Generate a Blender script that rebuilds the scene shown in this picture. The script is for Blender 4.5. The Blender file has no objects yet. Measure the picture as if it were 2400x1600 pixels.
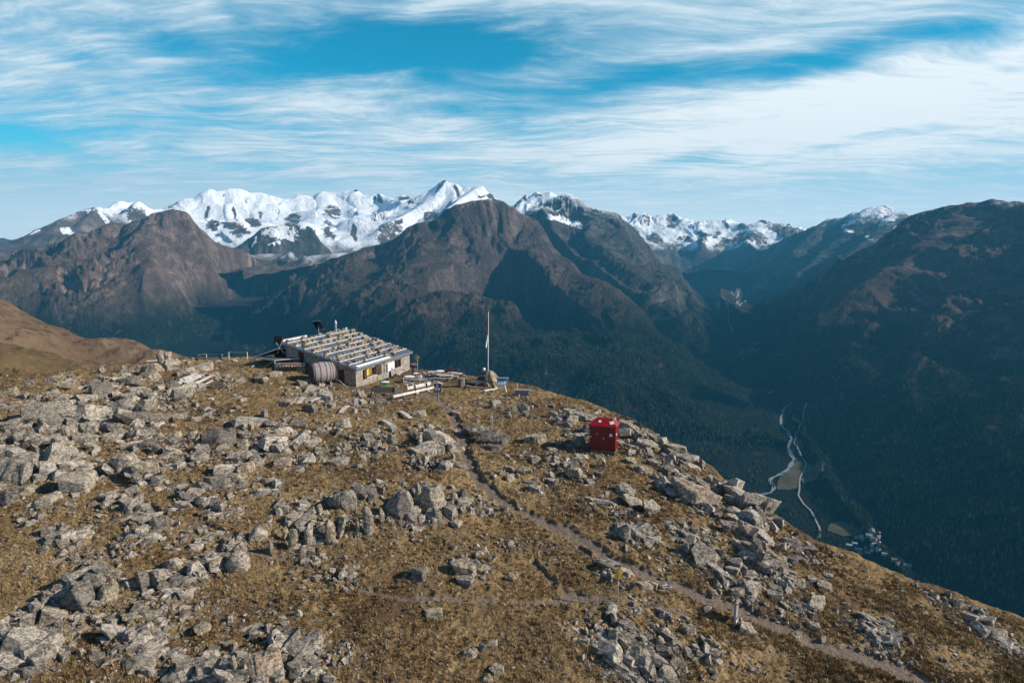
import bpy, bmesh, math, random
import numpy as np
from mathutils import Vector, Matrix

SC = bpy.context.scene
COL = SC.collection
R = math.radians

# ------------------------------------------------------------------ camera
CAMZ = 17.6
PITCH = R(8.36)
FPX = 1600.0                                  # focal length in photo pixels (2400 wide)
cam_d = bpy.data.cameras.new('camera')
cam_d.sensor_width = 36.0
cam_d.lens = 24.0
cam_d.clip_start = 0.5
cam_d.clip_end = 80000
cam = bpy.data.objects.new('camera', cam_d)
COL.objects.link(cam)
cam.location = (0, 0, CAMZ)
cam.rotation_euler = (R(90) - PITCH, 0, 0)
SC.camera = cam

# ------------------------------------------------------------------ sun
SUN_AZ = R(-9)          # from +x (right) towards +y (away)
SUN_EL = R(28.5)
SUN = Vector((math.cos(SUN_EL) * math.cos(SUN_AZ), math.cos(SUN_EL) * math.sin(SUN_AZ), math.sin(SUN_EL)))
sun_d = bpy.data.lights.new('sun', 'SUN')
sun_d.energy = 5.0
sun_d.angle = R(0.5)
sun_d.color = (1.0, 0.91, 0.79)
sun = bpy.data.objects.new('sun', sun_d)
COL.objects.link(sun)
sun.rotation_euler = SUN.to_track_quat('Z', 'Y').to_euler()
SC.view_settings.view_transform = 'Standard'
SC.view_settings.look = 'None'
SC.view_settings.gamma = 1
SC.view_settings.exposure = 0.50
SC.render.engine = 'CYCLES'
SC.cycles.use_denoising = True
SC.cycles.max_bounces = 5
SC.cycles.diffuse_bounces = 2
SC.cycles.volume_bounces = 0

# ------------------------------------------------------------------ node helper
class NT:
    def __init__(s, tree):
        s.t = tree; s.n = tree.nodes; s.l = tree.links
    def new(s, kind, **kw):
        nd = s.n.new(kind)
        for k, v in kw.items(): setattr(nd, k, v)
        return nd
    def put(s, sock, v):
        if isinstance(v, bpy.types.NodeSocket): s.l.new(v, sock)
        elif v is not None:
            if isinstance(v, (tuple, list)) and len(v) == 3 and sock.type == 'RGBA': v = (*v, 1)
            sock.default_value = v
    def math(s, op, a, b=None, c=None, clamp=False):
        nd = s.new('ShaderNodeMath', operation=op, use_clamp=clamp)
        s.put(nd.inputs[0], a)
        if b is not None: s.put(nd.inputs[1], b)
        if c is not None: s.put(nd.inputs[2], c)
        return nd.outputs[0]
    def add(s, a, b): return s.math('ADD', a, b)
    def mul(s, a, b): return s.math('MULTIPLY', a, b)
    def sstep(s, x, a, b, lo=0.0, hi=1.0):
        nd = s.new('ShaderNodeMapRange', interpolation_type='SMOOTHSTEP')
        for i, v in enumerate((x, a, b, lo, hi)): s.put(nd.inputs[i], v)
        return nd.outputs[0]
    def noise(s, vec, scale, detail=4, rough=0.55, dist=0.0, lac=2.0):
        nd = s.new('ShaderNodeTexNoise')
        if vec is not None: s.put(nd.inputs['Vector'], vec)
        s.put(nd.inputs['Scale'], scale); s.put(nd.inputs['Detail'], detail)
        s.put(nd.inputs['Roughness'], rough); s.put(nd.inputs['Distortion'], dist); s.put(nd.inputs['Lacunarity'], lac)
        return nd.outputs[0]
    def voro(s, vec, scale, feature='F1', out='Distance', rnd=1.0):
        nd = s.new('ShaderNodeTexVoronoi', feature=feature)
        if vec is not None: s.put(nd.inputs['Vector'], vec)
        s.put(nd.inputs['Scale'], scale); s.put(nd.inputs['Randomness'], rnd)
        return nd.outputs[out]
    def map(s, vec, loc=(0, 0, 0), rot=(0, 0, 0), sc=(1, 1, 1)):
        nd = s.new('ShaderNodeMapping')
        s.put(nd.inputs[0], vec); nd.inputs[1].default_value = loc; nd.inputs[2].default_value = rot; nd.inputs[3].default_value = sc
        return nd.outputs[0]
    def mix(s, f, a, b, mode='MIX'):
        nd = s.new('ShaderNodeMix', data_type='RGBA', blend_type=mode)
        s.put(nd.inputs[0], f); s.put(nd.inputs[6], a); s.put(nd.inputs[7], b)
        return nd.outputs[2]
    def ramp(s, f, stops):
        nd = s.new('ShaderNodeValToRGB')
        cr = nd.color_ramp
        while len(cr.elements) < len(stops): cr.elements.new(0.5)
        for e, (p, c) in zip(cr.elements, stops):
            e.position = p; e.color = (*c, 1) if len(c) == 3 else c
        s.put(nd.inputs[0], f)
        return nd.outputs[0]
    def sep(s, v):
        nd = s.new('ShaderNodeSeparateXYZ'); s.put(nd.inputs[0], v); return nd.outputs
    def comb(s, x, y, z):
        nd = s.new('ShaderNodeCombineXYZ')
        for i, v in enumerate((x, y, z)): s.put(nd.inputs[i], v)
        return nd.outputs[0]
    def attr(s, name):
        return s.new('ShaderNodeAttribute', attribute_name=name).outputs
    def bump(s, h, strength=0.5, dist=1.0, normal=None):
        nd = s.new('ShaderNodeBump')
        nd.inputs['Strength'].default_value = strength; nd.inputs['Distance'].default_value = dist
        s.put(nd.inputs['Height'], h)
        if normal is not None: s.put(nd.inputs['Normal'], normal)
        return nd.outputs[0]

def material(name, rough=0.85, color=None, metal=0.0, spec=0.3):
    m = bpy.data.materials.new(name); m.use_nodes = True
    t = NT(m.node_tree)
    b = m.node_tree.nodes['Principled BSDF']
    b.inputs['Roughness'].default_value = rough
    b.inputs['Metallic'].default_value = metal
    b.inputs['Specular IOR Level'].default_value = spec
    if color is not None: b.inputs['Base Color'].default_value = (*color, 1)
    return m, t, b

# ------------------------------------------------------------------ sky with streaky high cloud
w = bpy.data.worlds.new('World'); SC.world = w; w.use_nodes = True
t = NT(w.node_tree)
bg = w.node_tree.nodes['Background']
sky = t.new('ShaderNodeTexSky', sky_type='NISHITA')
sky.sun_disc = False
sky.sun_elevation = SUN_EL
sky.sun_rotation = R(90) - SUN_AZ
sky.altitude = 2700
sky.air_density = 1.0; sky.dust_density = 0.6; sky.ozone_density = 2.0
gen = t.new('ShaderNodeTexCoord').outputs['Generated']
dx, dy, dz = t.sep(gen)
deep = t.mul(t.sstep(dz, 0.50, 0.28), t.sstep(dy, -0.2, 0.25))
blue = t.mix(1.0, sky.outputs[0], t.mix(deep, (0.62, 0.86, 0.95), (0.06, 0.96, 0.98)), 'MULTIPLY')  # unseen sky overhead and behind has its own tint, set for the fill
zz = t.math('MAXIMUM', t.add(dz, 0.09), 0.05)
px_ = t.math('DIVIDE', dx, zz); py_ = t.math('DIVIDE', dy, zz)
plane = t.comb(px_, py_, 0.0)
warp = t.new('ShaderNodeTexNoise'); t.put(warp.inputs['Vector'], plane); warp.inputs['Scale'].default_value = 0.55; warp.inputs['Detail'].default_value = 3
wv = t.new('ShaderNodeVectorMath', operation='MULTIPLY_ADD')
t.put(wv.inputs[0], warp.outputs['Color']); wv.inputs[1].default_value = (1.1, 1.1, 0); t.put(wv.inputs[2], plane)
pw = wv.outputs[0]
# wind direction: streaks run towards the far left of the horizon
big = t.noise(t.map(pw, loc=(3.1, 1.7, 0), rot=(0, 0, R(-127)), sc=(0.75, 1.15, 1)), 1.25, 5, 0.55, 0.2)
streak = t.noise(t.map(pw, rot=(0, 0, R(-122)), sc=(0.62, 1.7, 1)), 2.6, 8, 0.62, 0.25)
fibre = t.noise(t.map(pw, loc=(2, 9, 0), rot=(0, 0, R(-134)), sc=(0.7, 2.3, 1)), 5.5, 8, 0.66, 0.3)
puff = t.noise(t.map(pw, loc=(5, 1, 0), rot=(0, 0, R(-100)), sc=(1, 1.2, 1)), 6.0, 9, 0.66, 0.3)
# azimuth / elevation of the view direction
azn = t.math('ARCTAN2', dx, dy); eln = t.math('ARCSINE', dz)
def blob(px, py, ax, ay, wgt, tilt=0.0):
    X = (px - 1200) / FPX; Y = (800 - py) / FPX
    d = Vector((X, math.cos(PITCH) + Y * math.sin(PITCH), -math.sin(PITCH) + Y * math.cos(PITCH))).normalized()
    a0 = math.atan2(d.x, d.y); e0 = math.asin(d.z)
    u = t.math('SUBTRACT', azn, a0); v = t.math('SUBTRACT', eln, e0)
    if tilt:
        v = t.math('SUBTRACT', v, t.mul(u, tilt))
    u = t.mul(u, 1 / R(ax)); v = t.mul(v, 1 / R(ay))
    q = t.add(t.mul(u, u), t.mul(v, v))
    return t.mul(t.math('EXPONENT', t.mul(q, -1.0)), wgt)
cover = 0.095
for b in [(1000, 110, 9, 2.3, -0.30, 0.0), (640, 165, 7, 1.5, -0.20, 0.08), (1450, 205, 8, 1.3, -0.19, 0.14), (1950, 135, 9, 1.1, -0.20, 0.16), (2350, 60, 5, 1.2, -0.10, .1),
          (0, 320, 6, 1.2, -0.20, 0.0), (380, 95, 3.5, .8, -0.14, 0.0), (180, 128, 2.5, 0.7, -0.14, 0), (1040, 250, 6, 0.6, -0.10, 0.05), (1000, 20, 3, .7, .12, .2),
          (2200, 235, 14, 3.6, 0.14, 0.12), (1600, 320, 13, 2.6, 0.08, 0.10), (1640, 368, 5, 0.7, -0.15, 0.12), (1990, 330, 5, 0.5, -0.10, 0.14),
          (2150, 440, 9, 0.6, -0.08, 0.05), (120, 545, 11, 2.2, -0.14, 0.0), (1750, 512, 11, 0.40, -0.22, 0.0)]:
    cover = t.add(cover, blob(*b))
f = t.add(t.add(t.mul(big, 0.42), t.mul(streak, 0.30)), t.add(t.mul(fibre, 0.15), t.mul(puff, 0.13)))
f = t.add(f, cover)
# unseen sky overhead and behind kept cloudless to weaken the fill light; the cloud bank stands over the mountains
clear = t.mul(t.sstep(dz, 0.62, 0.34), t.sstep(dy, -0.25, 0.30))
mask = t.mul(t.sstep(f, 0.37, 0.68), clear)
bright = t.add(blob(2250, 220, 22, 6.0, 0.62, 0.10), t.add(blob(1500, 350, 22, 3.5, 0.34, 0.05), blob(650, 330, 16, 3.0, 0.16)))
mask2 = t.math('ADD', t.sstep(t.add(t.add(t.mul(f, .6), t.mul(streak, .3)), t.mul(fibre, .35)), 0.56, 0.86, 0, .75), t.mul(bright, .78), clamp=True)
CLOUD_LO = (2.9, 4.5, 5.6); CLOUD_HI = (7.3, 7.6, 7.7)
ccol = t.mix(mask2, CLOUD_LO, CLOUD_HI)
# low sky pales towards the horizon
pale = t.sstep(dz, 0.17, 0.0)
blue = t.mix(t.mul(pale, 0.80), blue, (3.0, 4.5, 5.3))
low = t.sstep(dz, 0.095, 0.015)
blue = t.mix(t.mul(low, 0.85), blue, (6.4, 7.2, 7.6))
mask = t.mul(mask, .95)
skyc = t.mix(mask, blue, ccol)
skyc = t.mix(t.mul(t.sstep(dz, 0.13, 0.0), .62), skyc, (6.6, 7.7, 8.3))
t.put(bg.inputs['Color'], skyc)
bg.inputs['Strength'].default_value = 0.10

# ------------------------------------------------------------------ small numeric helpers
FWD = np.array([0, math.cos(PITCH), -math.sin(PITCH)]); UPV = np.array([0, math.sin(PITCH), math.cos(PITCH)])
def ray(px, py):
    px = np.asarray(px, float); py = np.asarray(py, float)
    X = (px - 1200) / FPX; Y = (800 - py) / FPX
    return np.stack([X, FWD[1] + Y * UPV[1], FWD[2] + Y * UPV[2]], -1)
def at_dist(px, py, D):
    d = ray(px, py); k = D / np.hypot(d[..., 0], d[..., 1])
    p = d * np.asarray(k)[..., None]; p[..., 2] += CAMZ
    return p
def at_z(px, py, z):
    d = ray(px, py); k = (z - CAMZ) / d[..., 2]
    p = d * np.asarray(k)[..., None]; p[..., 2] += CAMZ
    return p
def project(P):
    P = np.asarray(P, float); q = P - np.array([0, 0, CAMZ])
    dep = q @ FWD; dep = np.where(np.abs(dep) < 1e-6, 1e-6, dep)
    return 1200 + FPX * q[..., 0] / dep, 800 - FPX * (q @ UPV) / dep, dep

def _hash(ix, iy, seed):
    h = (ix.astype(np.int64) * 374761393 + iy.astype(np.int64) * 668265263 + seed * 974634777) & 0xffffffff
    h = ((h ^ (h >> 13)) * 1274126177) & 0xffffffff
    return ((h ^ (h >> 16)) & 0xffff) / 65535.0
def vnoise(x, y, seed=0):
    ix = np.floor(x); iy = np.floor(y); fx = x - ix; fy = y - iy
    a = _hash(ix, iy, seed) * 6.2832; b = _hash(ix + 1, iy, seed) * 6.2832
    c = _hash(ix, iy + 1, seed) * 6.2832; d = _hash(ix + 1, iy + 1, seed) * 6.2832
    u = fx * fx * fx * (fx * (fx * 6 - 15) + 10); v = fy * fy * fy * (fy * (fy * 6 - 15) + 10)
    g = lambda h, X, Y: np.cos(h) * X + np.sin(h) * Y
    n0 = g(a, fx, fy) * (1 - u) + g(b, fx - 1, fy) * u
    n1 = g(c, fx, fy - 1) * (1 - u) + g(d, fx - 1, fy - 1) * u
    return (n0 * (1 - v) + n1 * v) * 1.5
def fbm(x, y, octv=5, seed=0, gain=0.5, ridged=False):
    s = 0; a = 1.0; tot = 0
    for o in range(octv):
        n = vnoise(x, y, seed + o * 17)
        if ridged: n = 1 - 2 * np.abs(n)
        s = s + a * n; tot += a; a *= gain
        x, y = (x * 0.8 - y * 0.6) * 2.03 + 11.3, (x * 0.6 + y * 0.8) * 2.03 - 7.7
    return s / tot

def mesh_np(name, verts, faces_flat, nper, mat=None, smooth=False, attrs=None):
    me = bpy.data.meshes.new(name)
    verts = np.ascontiguousarray(verts, np.float32); n = len(verts)
    me.vertices.add(n); me.vertices.foreach_set('co', verts.ravel())
    ff = np.ascontiguousarray(faces_flat, np.int32).ravel(); nf = len(ff) // nper
    me.loops.add(len(ff)); me.loops.foreach_set('vertex_index', ff)
    me.polygons.add(nf)
    me.polygons.foreach_set('loop_start', np.arange(nf, dtype=np.int32) * nper)
    me.polygons.foreach_set('use_smooth', np.full(nf, smooth))
    for k, v in (attrs or {}).items():
        a = me.attributes.new(k, 'FLOAT', 'POINT'); a.data.foreach_set('value', np.ascontiguousarray(v, np.float32))
    me.update(calc_edges=True)
    if mat: me.materials.append(mat)
    return me
def grid_faces(nr, nc):
    i = np.arange(nr - 1)[:, None] * nc + np.arange(nc - 1)[None, :]
    return np.stack([i, i + 1, i + nc + 1, i + nc], -1).reshape(-1, 4)
def link(name, me, parent=None, **props):
    o = bpy.data.objects.new(name, me); COL.objects.link(o)
    if parent: o.parent = parent
    for k, v in props.items():
        if v is not None: o[k] = v
    return o
def structure(name, me, label=None, cat=None):
    return link(name, me, kind='structure', label=label, category=cat)
# ================================================================== FAR TERRAIN
def tab(pts, z0=(0, 400), sc=2.94):            # traced points in an enlarged view -> photo pixels
    return [(z0[0] + x / sc, z0[1] + y / sc) for x, y in pts]
def line3(pts):                                 # [(px, py, horizontal distance)] -> world points
    a = np.array(pts, float)
    return at_dist(a[:, 0], a[:, 1], a[:, 2])
def withd(pts, d0, d1=None):
    n = len(pts); d1 = d0 if d1 is None else d1
    return [(p[0], p[1], d0 + (d1 - d0) * i / max(1, n - 1)) for i, p in enumerate(pts)]
def vline(pts):                                 # valley line: (px, py, z)
    a = np.array(pts, float)
    return at_z(a[:, 0], a[:, 1], a[:, 2])

def vfl(pts):                                   # valley line lying on the valley floor, from traced points
    out = []
    for px, py in pts:
        D = np.linspace(1200, 13000, 2400); P = at_dist(np.full(2400, px), np.full(2400, py), D)
        k = np.argmax(P[:, 2] < floor_z(D)); out.append((P[k, 0], P[k, 1], floor_z(D[k])))
    return np.array(out)
def floor_z(D):                                 # valley floor height by distance
    return np.interp(D, [0, 3300, 4750, 7900, 9600, 14000], [-930, -930, -860, -770, -740, -640])

def seg_field(P, lines, power):
    """inverse-distance blend of the heights of polylines; returns height, distance, arc position of the nearest"""
    n = len(P); num = np.zeros(n); den = np.zeros(n); best = np.full(n, 1e12); arc = np.zeros(n); off = 0.0
    for L in lines:
        for a, b in zip(L[:-1], L[1:]):
            ab = b[:2] - a[:2]; l2 = float(ab @ ab); ln = math.sqrt(l2)
            t_ = np.clip(((P - a[:2]) @ ab) / max(l2, 1e-9), 0, 1)
            q = a[:2] + t_[:, None] * ab
            d = np.hypot(P[:, 0] - q[:, 0], P[:, 1] - q[:, 1]) + 2.0
            z = a[2] + t_ * (b[2] - a[2])
            w_ = (100.0 / d) ** power * min(1.0, 0.25 + ln / 400)
            num += w_ * z; den += w_
            m = d < best
            arc = np.where(m, off + t_ * ln, arc); best = np.where(m, d, best)
            off += ln
        off += 5000
    return num / den, best, arc

class Mountain:
    def __init__(s, ridges, valleys, power=3.0, conc=1.15, gully=60, gl=260, rough=40, rl=600, seed=1, cut=True, warp=55, gain=.56, soft=60, back=(1.13, 420)):
        if back:                                # the far side falls away too
            P0 = ridges[0]; valleys = list(valleys) + [np.column_stack([P0[:, 0] * back[0], P0[:, 1] * back[0], P0[:, 2] - back[1]])]
        s.sf = soft
        s.r = ridges; s.v = valleys
        s.sep = []
        for L in valleys:                       # distance of each valley point from the ridges
            d = seg_field(L[:, :2], ridges[:1], power)[1]
            s.sep.append(np.column_stack([L[:, :2], d]))
        s.p = power; s.c = conc; s.g = gully; s.gl = gl; s.ro = rough; s.rl = rl; s.seed = seed; s.cut = cut; s.wp = warp; s.gn = gain
    def h(s, x, y, detail=True):
        wq = s.wp
        P = np.stack([x + wq * fbm(x / 420, y / 420, 3, s.seed + 31), y + wq * fbm(x / 420, y / 420, 3, s.seed + 32)], -1)
        zr, dr, ar = seg_field(P, s.r, s.p); zv, dv, av = seg_field(P, s.v, s.p)
        dvr = seg_field(P, s.sep, 4.0)[0]; dr0 = seg_field(P, s.r[:1], 2.0)[1]
        drs = np.sqrt(dr * dr + s.sf ** 2) - s.sf
        f = drs / (drs + dv)
        f = np.maximum(f, np.clip((dr0 / np.maximum(dvr, 1) - .90) / .12, 0, 1))   # stays down beyond the valley
        f = 1 - (1 - f) ** s.c
        z = zr + (zv - zr) * f
        env = np.clip(dr / (s.gl * 1.2), 0.02, 1) * np.clip(dv / (s.gl * 1.5), 0, 1)
        if detail:
            wx = x + 0.35 * s.gl * fbm(x / s.gl / 1.6, y / s.gl / 1.6, 3, s.seed + 50)
            ww = 0.5 * fbm(x / s.gl / 2.2, y / s.gl / 2.2, 3, s.seed + 3)
            gn = fbm(ar / s.gl + ww, dr / (s.gl * 4.5) + 0.3 * ww, 4, s.seed, 0.55, True)
            z = z + s.g * (gn - 0.35) * env; s.gul = gn
            z = z + s.ro * fbm(wx / s.rl, y / s.rl, 7, s.seed + 9, s.gn, True) * (0.25 + 0.75 * env)
        return z - (0.75 if s.cut else 0.0) * np.clip(dr0 - dvr - 25, 0, None)

def polar(az0, az1, na, d0, d1, nd, power=1.0):
    az = np.linspace(R(az0), R(az1), na)[None, :]
    u = np.linspace(0, 1, nd)[:, None] ** power
    D = d0 + (d1 - d0) * u if power != 0 else d0 * (d1 / d0) ** np.linspace(0, 1, nd)[:, None]
    X = D * np.sin(az); Y = D * np.cos(az)
    return X, Y
def build_mountain(name, M, az0, az1, na, d0, d1, nd, mat, label, cat, lower=-1080, marks=()):
    X, Y = polar(az0, az1, na, d0, d1, nd)
    Z = np.maximum(M.h(X.ravel(), Y.ravel()), lower)
    V = np.stack([X.ravel(), Y.ravel(), Z], -1)
    at = None
    if marks:                                   # cliffs (-1) and snow fields (+1) where the mountain has them
        qx, qy, _ = project(V); qx = qx + 16 * fbm(V[:, 0] / 300, V[:, 2] / 300, 5, 5, .6); qy = qy + 16 * fbm(V[:, 0] / 300, V[:, 2] / 300, 5, 6, .6)
        at = np.zeros(len(V))
        for z0, lst in marks:
            for cx, cy, rx, ry, tl, val in lst:
                ox, oy = z0[0] + cx / 2.94, z0[1] + cy / 2.94; c, s_ = math.cos(R(tl)), math.sin(R(tl)); u = ((qx - ox) * c + (qy - oy) * s_) / (rx / 2.94); v = (-(qx - ox) * s_ + (qy - oy) * c) / (ry / 2.94)
                k = np.clip(1.25 - .70 * (u * u + v * v), 0, 1); at = np.where(k * abs(val) > np.abs(at), k * val, at)
    ats = {'gully': M.gul}
    if at is not None: ats['patch'] = at
    me = mesh_np(name, V, grid_faces(nd, na), 4, mat, True, ats)
    return structure(name, me, label, cat)

# ---- materials: colour by altitude, steepness and broken noise (no light is painted in)
def mountain_mat(name, rock1, rock2, grass, forest, f_lo, f_hi, snow_lo=None, snow_hi=None, snow_slope=(0.45, 0.75), bscale=1.0, forest_amt=1.0, snow_noise=260, snow_mix=.62):
    m, t, b = material(name, 0.95, spec=0.05)
    g = t.new('ShaderNodeNewGeometry'); pos = g.outputs['Position']
    x, y, z = t.sep(pos); nz = t.sep(g.outputs['Normal'])[2]
    n1 = t.noise(pos, 0.0022 * bscale, 8, 0.62); n2 = t.noise(pos, 0.012 * bscale, 8, 0.68); n3 = t.noise(pos, 0.05 * bscale, 5, 0.7)
    n4 = t.noise(t.map(pos, sc=(1, 1, 0.22)), 0.009 * bscale, 7, 0.66, 0.8)
    rock = t.mix(t.sstep(n2, 0.35, 0.65), rock1, rock2)
    rock = t.mix(t.sstep(n4, 0.52, 0.66, 0, 0.55), rock, tuple(c * 1.7 for c in rock2))
    rock = t.mix(t.sstep(n3, 0.40, 0.62, 0.55, 0), rock, tuple(c * 0.45 for c in rock1))
    zj = t.add(z, t.mul(t.math('SUBTRACT', n1, 0.5), 480)); zj = t.add(zj, t.mul(t.math('SUBTRACT', n2, 0.5), 260))
    gl = t.attr('gully')['Fac']; gj = t.add(gl, t.mul(t.math('SUBTRACT', n3, .5), .7))
    rock = t.mix(t.sstep(gj, .30, -.10, 0, .75), rock, tuple(min(.9, c * 1.55) for c in rock2))       # pale scree lies in the gullies
    rock = t.mix(t.sstep(gj, .45, .80, 0, .70), rock, tuple(c * .55 for c in rock1))       # bare dark ribs between them
    gm = t.mul(t.sstep(zj, f_hi + 420, f_hi), t.sstep(t.add(nz, t.mul(t.math('SUBTRACT', n3, 0.5), 0.35)), 0.55, 0.78))
    col = t.mix(t.mul(gm, 0.85), rock, t.mix(n3, grass, tuple(c * 0.55 for c in grass)))
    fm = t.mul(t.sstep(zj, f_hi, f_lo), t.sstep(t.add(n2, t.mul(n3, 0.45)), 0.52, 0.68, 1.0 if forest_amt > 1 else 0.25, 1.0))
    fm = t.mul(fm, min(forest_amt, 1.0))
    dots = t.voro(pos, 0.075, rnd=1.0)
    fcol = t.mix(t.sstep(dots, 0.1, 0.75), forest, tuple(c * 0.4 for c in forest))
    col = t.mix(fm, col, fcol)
    if snow_lo is not None:
        zs = t.add(z, t.mul(t.math('SUBTRACT', n1, 0.5), snow_noise * 2.2)); zs = t.math('SUBTRACT', zs, t.sstep(x, -5300, -6200, 0, 520)) if name == 'glacier_rock' else zs; zs = t.add(zs, t.mul(t.math('SUBTRACT', n2, 0.5), snow_noise))
        sl = t.add(nz, t.add(t.mul(t.math('SUBTRACT', n2, 0.5), snow_mix), t.mul(t.math('SUBTRACT', n3, 0.5), snow_mix * .45)))
        sm = t.mul(t.sstep(zs, snow_lo, snow_hi), t.sstep(sl, snow_slope[0], snow_slope[1]))
        pt = t.attr('patch')['Fac']; gate = t.math('MINIMUM', t.mul(t.math('ABSOLUTE', pt), 2.5), 1.0); jt = t.add(pt, t.mul(gate, t.add(t.mul(t.math('SUBTRACT', n2, .5), 2.6), t.add(t.mul(t.math('SUBTRACT', n3, .5), 2.4), t.mul(t.math('SUBTRACT', n4, .5), 3.0))))); sm = t.math('MAXIMUM', t.mul(sm, t.sstep(jt, -.6, -.35)), t.sstep(jt, .35, .6))
        col = t.mix(sm, col, (0.86, 0.89, 0.93))
    t.put(b.inputs['Base Color'], col)
    hgt = t.add(t.mul(n2, 30.0), t.add(t.mul(n3, 9.0), t.mul(t.noise(pos, 0.16 * bscale, 4, 0.7), 3.0)))
    t.put(b.inputs['Normal'], t.bump(hgt, 1.0, 1.6))
    return m

m_snow = mountain_mat('snow_mountain_rock', (0.13, 0.095, 0.08), (0.24, 0.175, 0.145), (0.10, 0.08, 0.05), (0.03, 0.04, 0.03), -900, -650, 250, 480, (0.42, 0.60), 0.6)
m_palu = mountain_mat('glacier_rock', (0.10, 0.078, 0.068), (0.20, 0.15, 0.125), (0.10, 0.08, 0.05), (0.03, 0.04, 0.03), -900, -650, -230, 20, (0.52, 0.62), 0.6, snow_mix=.16)
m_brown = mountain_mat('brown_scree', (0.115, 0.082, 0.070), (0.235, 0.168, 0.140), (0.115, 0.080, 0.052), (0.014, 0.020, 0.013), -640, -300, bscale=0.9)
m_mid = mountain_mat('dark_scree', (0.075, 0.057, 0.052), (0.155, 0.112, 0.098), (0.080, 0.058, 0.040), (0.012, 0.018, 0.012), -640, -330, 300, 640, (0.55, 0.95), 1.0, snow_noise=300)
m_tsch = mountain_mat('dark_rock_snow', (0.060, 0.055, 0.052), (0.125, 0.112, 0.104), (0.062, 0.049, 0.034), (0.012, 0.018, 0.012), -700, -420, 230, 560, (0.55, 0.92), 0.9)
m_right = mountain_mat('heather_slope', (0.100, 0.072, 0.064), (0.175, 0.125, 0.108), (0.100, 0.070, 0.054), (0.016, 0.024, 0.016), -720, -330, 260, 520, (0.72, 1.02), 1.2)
m_floor, t, b = material('valley_forest', 0.95, spec=0.05)
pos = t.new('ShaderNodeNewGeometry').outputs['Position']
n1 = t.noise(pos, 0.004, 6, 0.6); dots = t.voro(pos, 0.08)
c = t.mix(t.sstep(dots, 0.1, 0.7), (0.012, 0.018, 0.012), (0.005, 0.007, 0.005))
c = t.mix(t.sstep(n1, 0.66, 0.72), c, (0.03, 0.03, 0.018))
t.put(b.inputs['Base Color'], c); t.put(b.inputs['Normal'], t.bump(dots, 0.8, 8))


Z1 = (0, 400); Z2 = (800, 400); Z3 = (1600, 400)
# 1 snow range (left to centre)
sky1 = tab([(-1900, 560), (-900, 640), (-330, 640), (-120, 560), (70, 510), (150, 460), (280, 400), (420, 335), (540, 285), (600, 270), (665, 250), (700, 265), (745, 262), (800, 212), (840, 213), (880, 225), (930, 212), (965, 212), (1000, 250), (1060, 270), (1110, 265), (1200, 225), (1270, 190), (1330, 190), (1390, 150), (1450, 128), (1490, 145), (1530, 140), (1580, 125), (1640, 125), (1690, 140), (1720, 155), (1790, 152), (1850, 170), (1950, 195), (2000, 205), (2050, 170), (2100, 170), (2150, 180), (2200, 150), (2230, 142), (2290, 150), (2352, 145)], Z1) \
     + tab([(40, 140), (80, 145), (105, 132), (150, 170), (200, 180), (260, 155), (300, 180), (350, 190), (385, 205), (400, 180), (430, 170), (480, 190), (530, 180), (600, 155), (640, 120), (680, 85), (710, 66), (740, 85), (790, 95), (840, 140), (850, 115), (900, 120), (940, 110), (970, 110), (1010, 150), (1090, 215), (1170, 262), (1230, 200), (1270, 170), (1300, 185), (1350, 148), (1390, 160), (1440, 148), (1490, 180), (1600, 330)], Z2)
def dsky(px): return np.interp(px, [-150, 0, 200, 380, 600, 800, 1040, 1330], [11500, 11800, 12600, 14200, 14400, 14600, 13300, 12600])
ridge1 = [line3([(p[0], p[1], dsky(p[0])) for p in sky1])]
def spur(z0, pts, d0, d1): return line3(withd(tab(pts, z0), d0, d1))
# pillars and glacier ribs that run down from the crest
ridge1 += [spur(Z1, [(1450, 130), (1480, 230), (1440, 330), (1470, 400)], 14300, 13300),
           spur(Z1, [(1600, 126), (1610, 230), (1660, 340), (1690, 420)], 14300, 13200),
           spur(Z1, [(1790, 155), (1780, 260), (1800, 350)], 14350, 13400),
           spur(Z1, [(2060, 172), (2070, 280), (2000, 350), (1960, 380)], 14400, 12800),
           spur(Z1, [(2230, 145), (2300, 250), (2340, 350)], 14500, 13400),
           spur(Z1, [(950, 214), (900, 290), (860, 380)], 12900, 12100),
           spur(Z1, [(665, 252), (590, 330), (560, 420), (480, 470)], 12500, 11600),
           spur(Z1, [(420, 336), (330, 430), (200, 520), (60, 570)], 12300, 11300),
           spur(Z2, [(710, 68), (640, 180), (500, 270), (380, 330), (270, 400)], 13300, 11600),
           spur(Z2, [(760, 90), (780, 180), (720, 260), (600, 330)], 13250, 12000),
           spur(Z2, [(950, 112), (830, 190), (740, 260)], 13000, 12000),
           spur(Z2, [(260, 158), (220, 260), (240, 330)], 14400, 13300)]
val1 = [line3([(-300, 720, 8700), (0, 690, 8800), (100, 680, 8900), (330, 620, 9700), (480, 588, 11000), (560, 590, 10900), (640, 622, 10700), (800, 640, 10600), (860, 612, 11000), (1000, 575, 11500), (1300, 600, 11500)])]
M1 = Mountain(ridge1, val1, 3.2, 1.4, 240, 620, 50, 900, 3, cut=False, warp=40, gain=.44, back=(1.12, 600))
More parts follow.
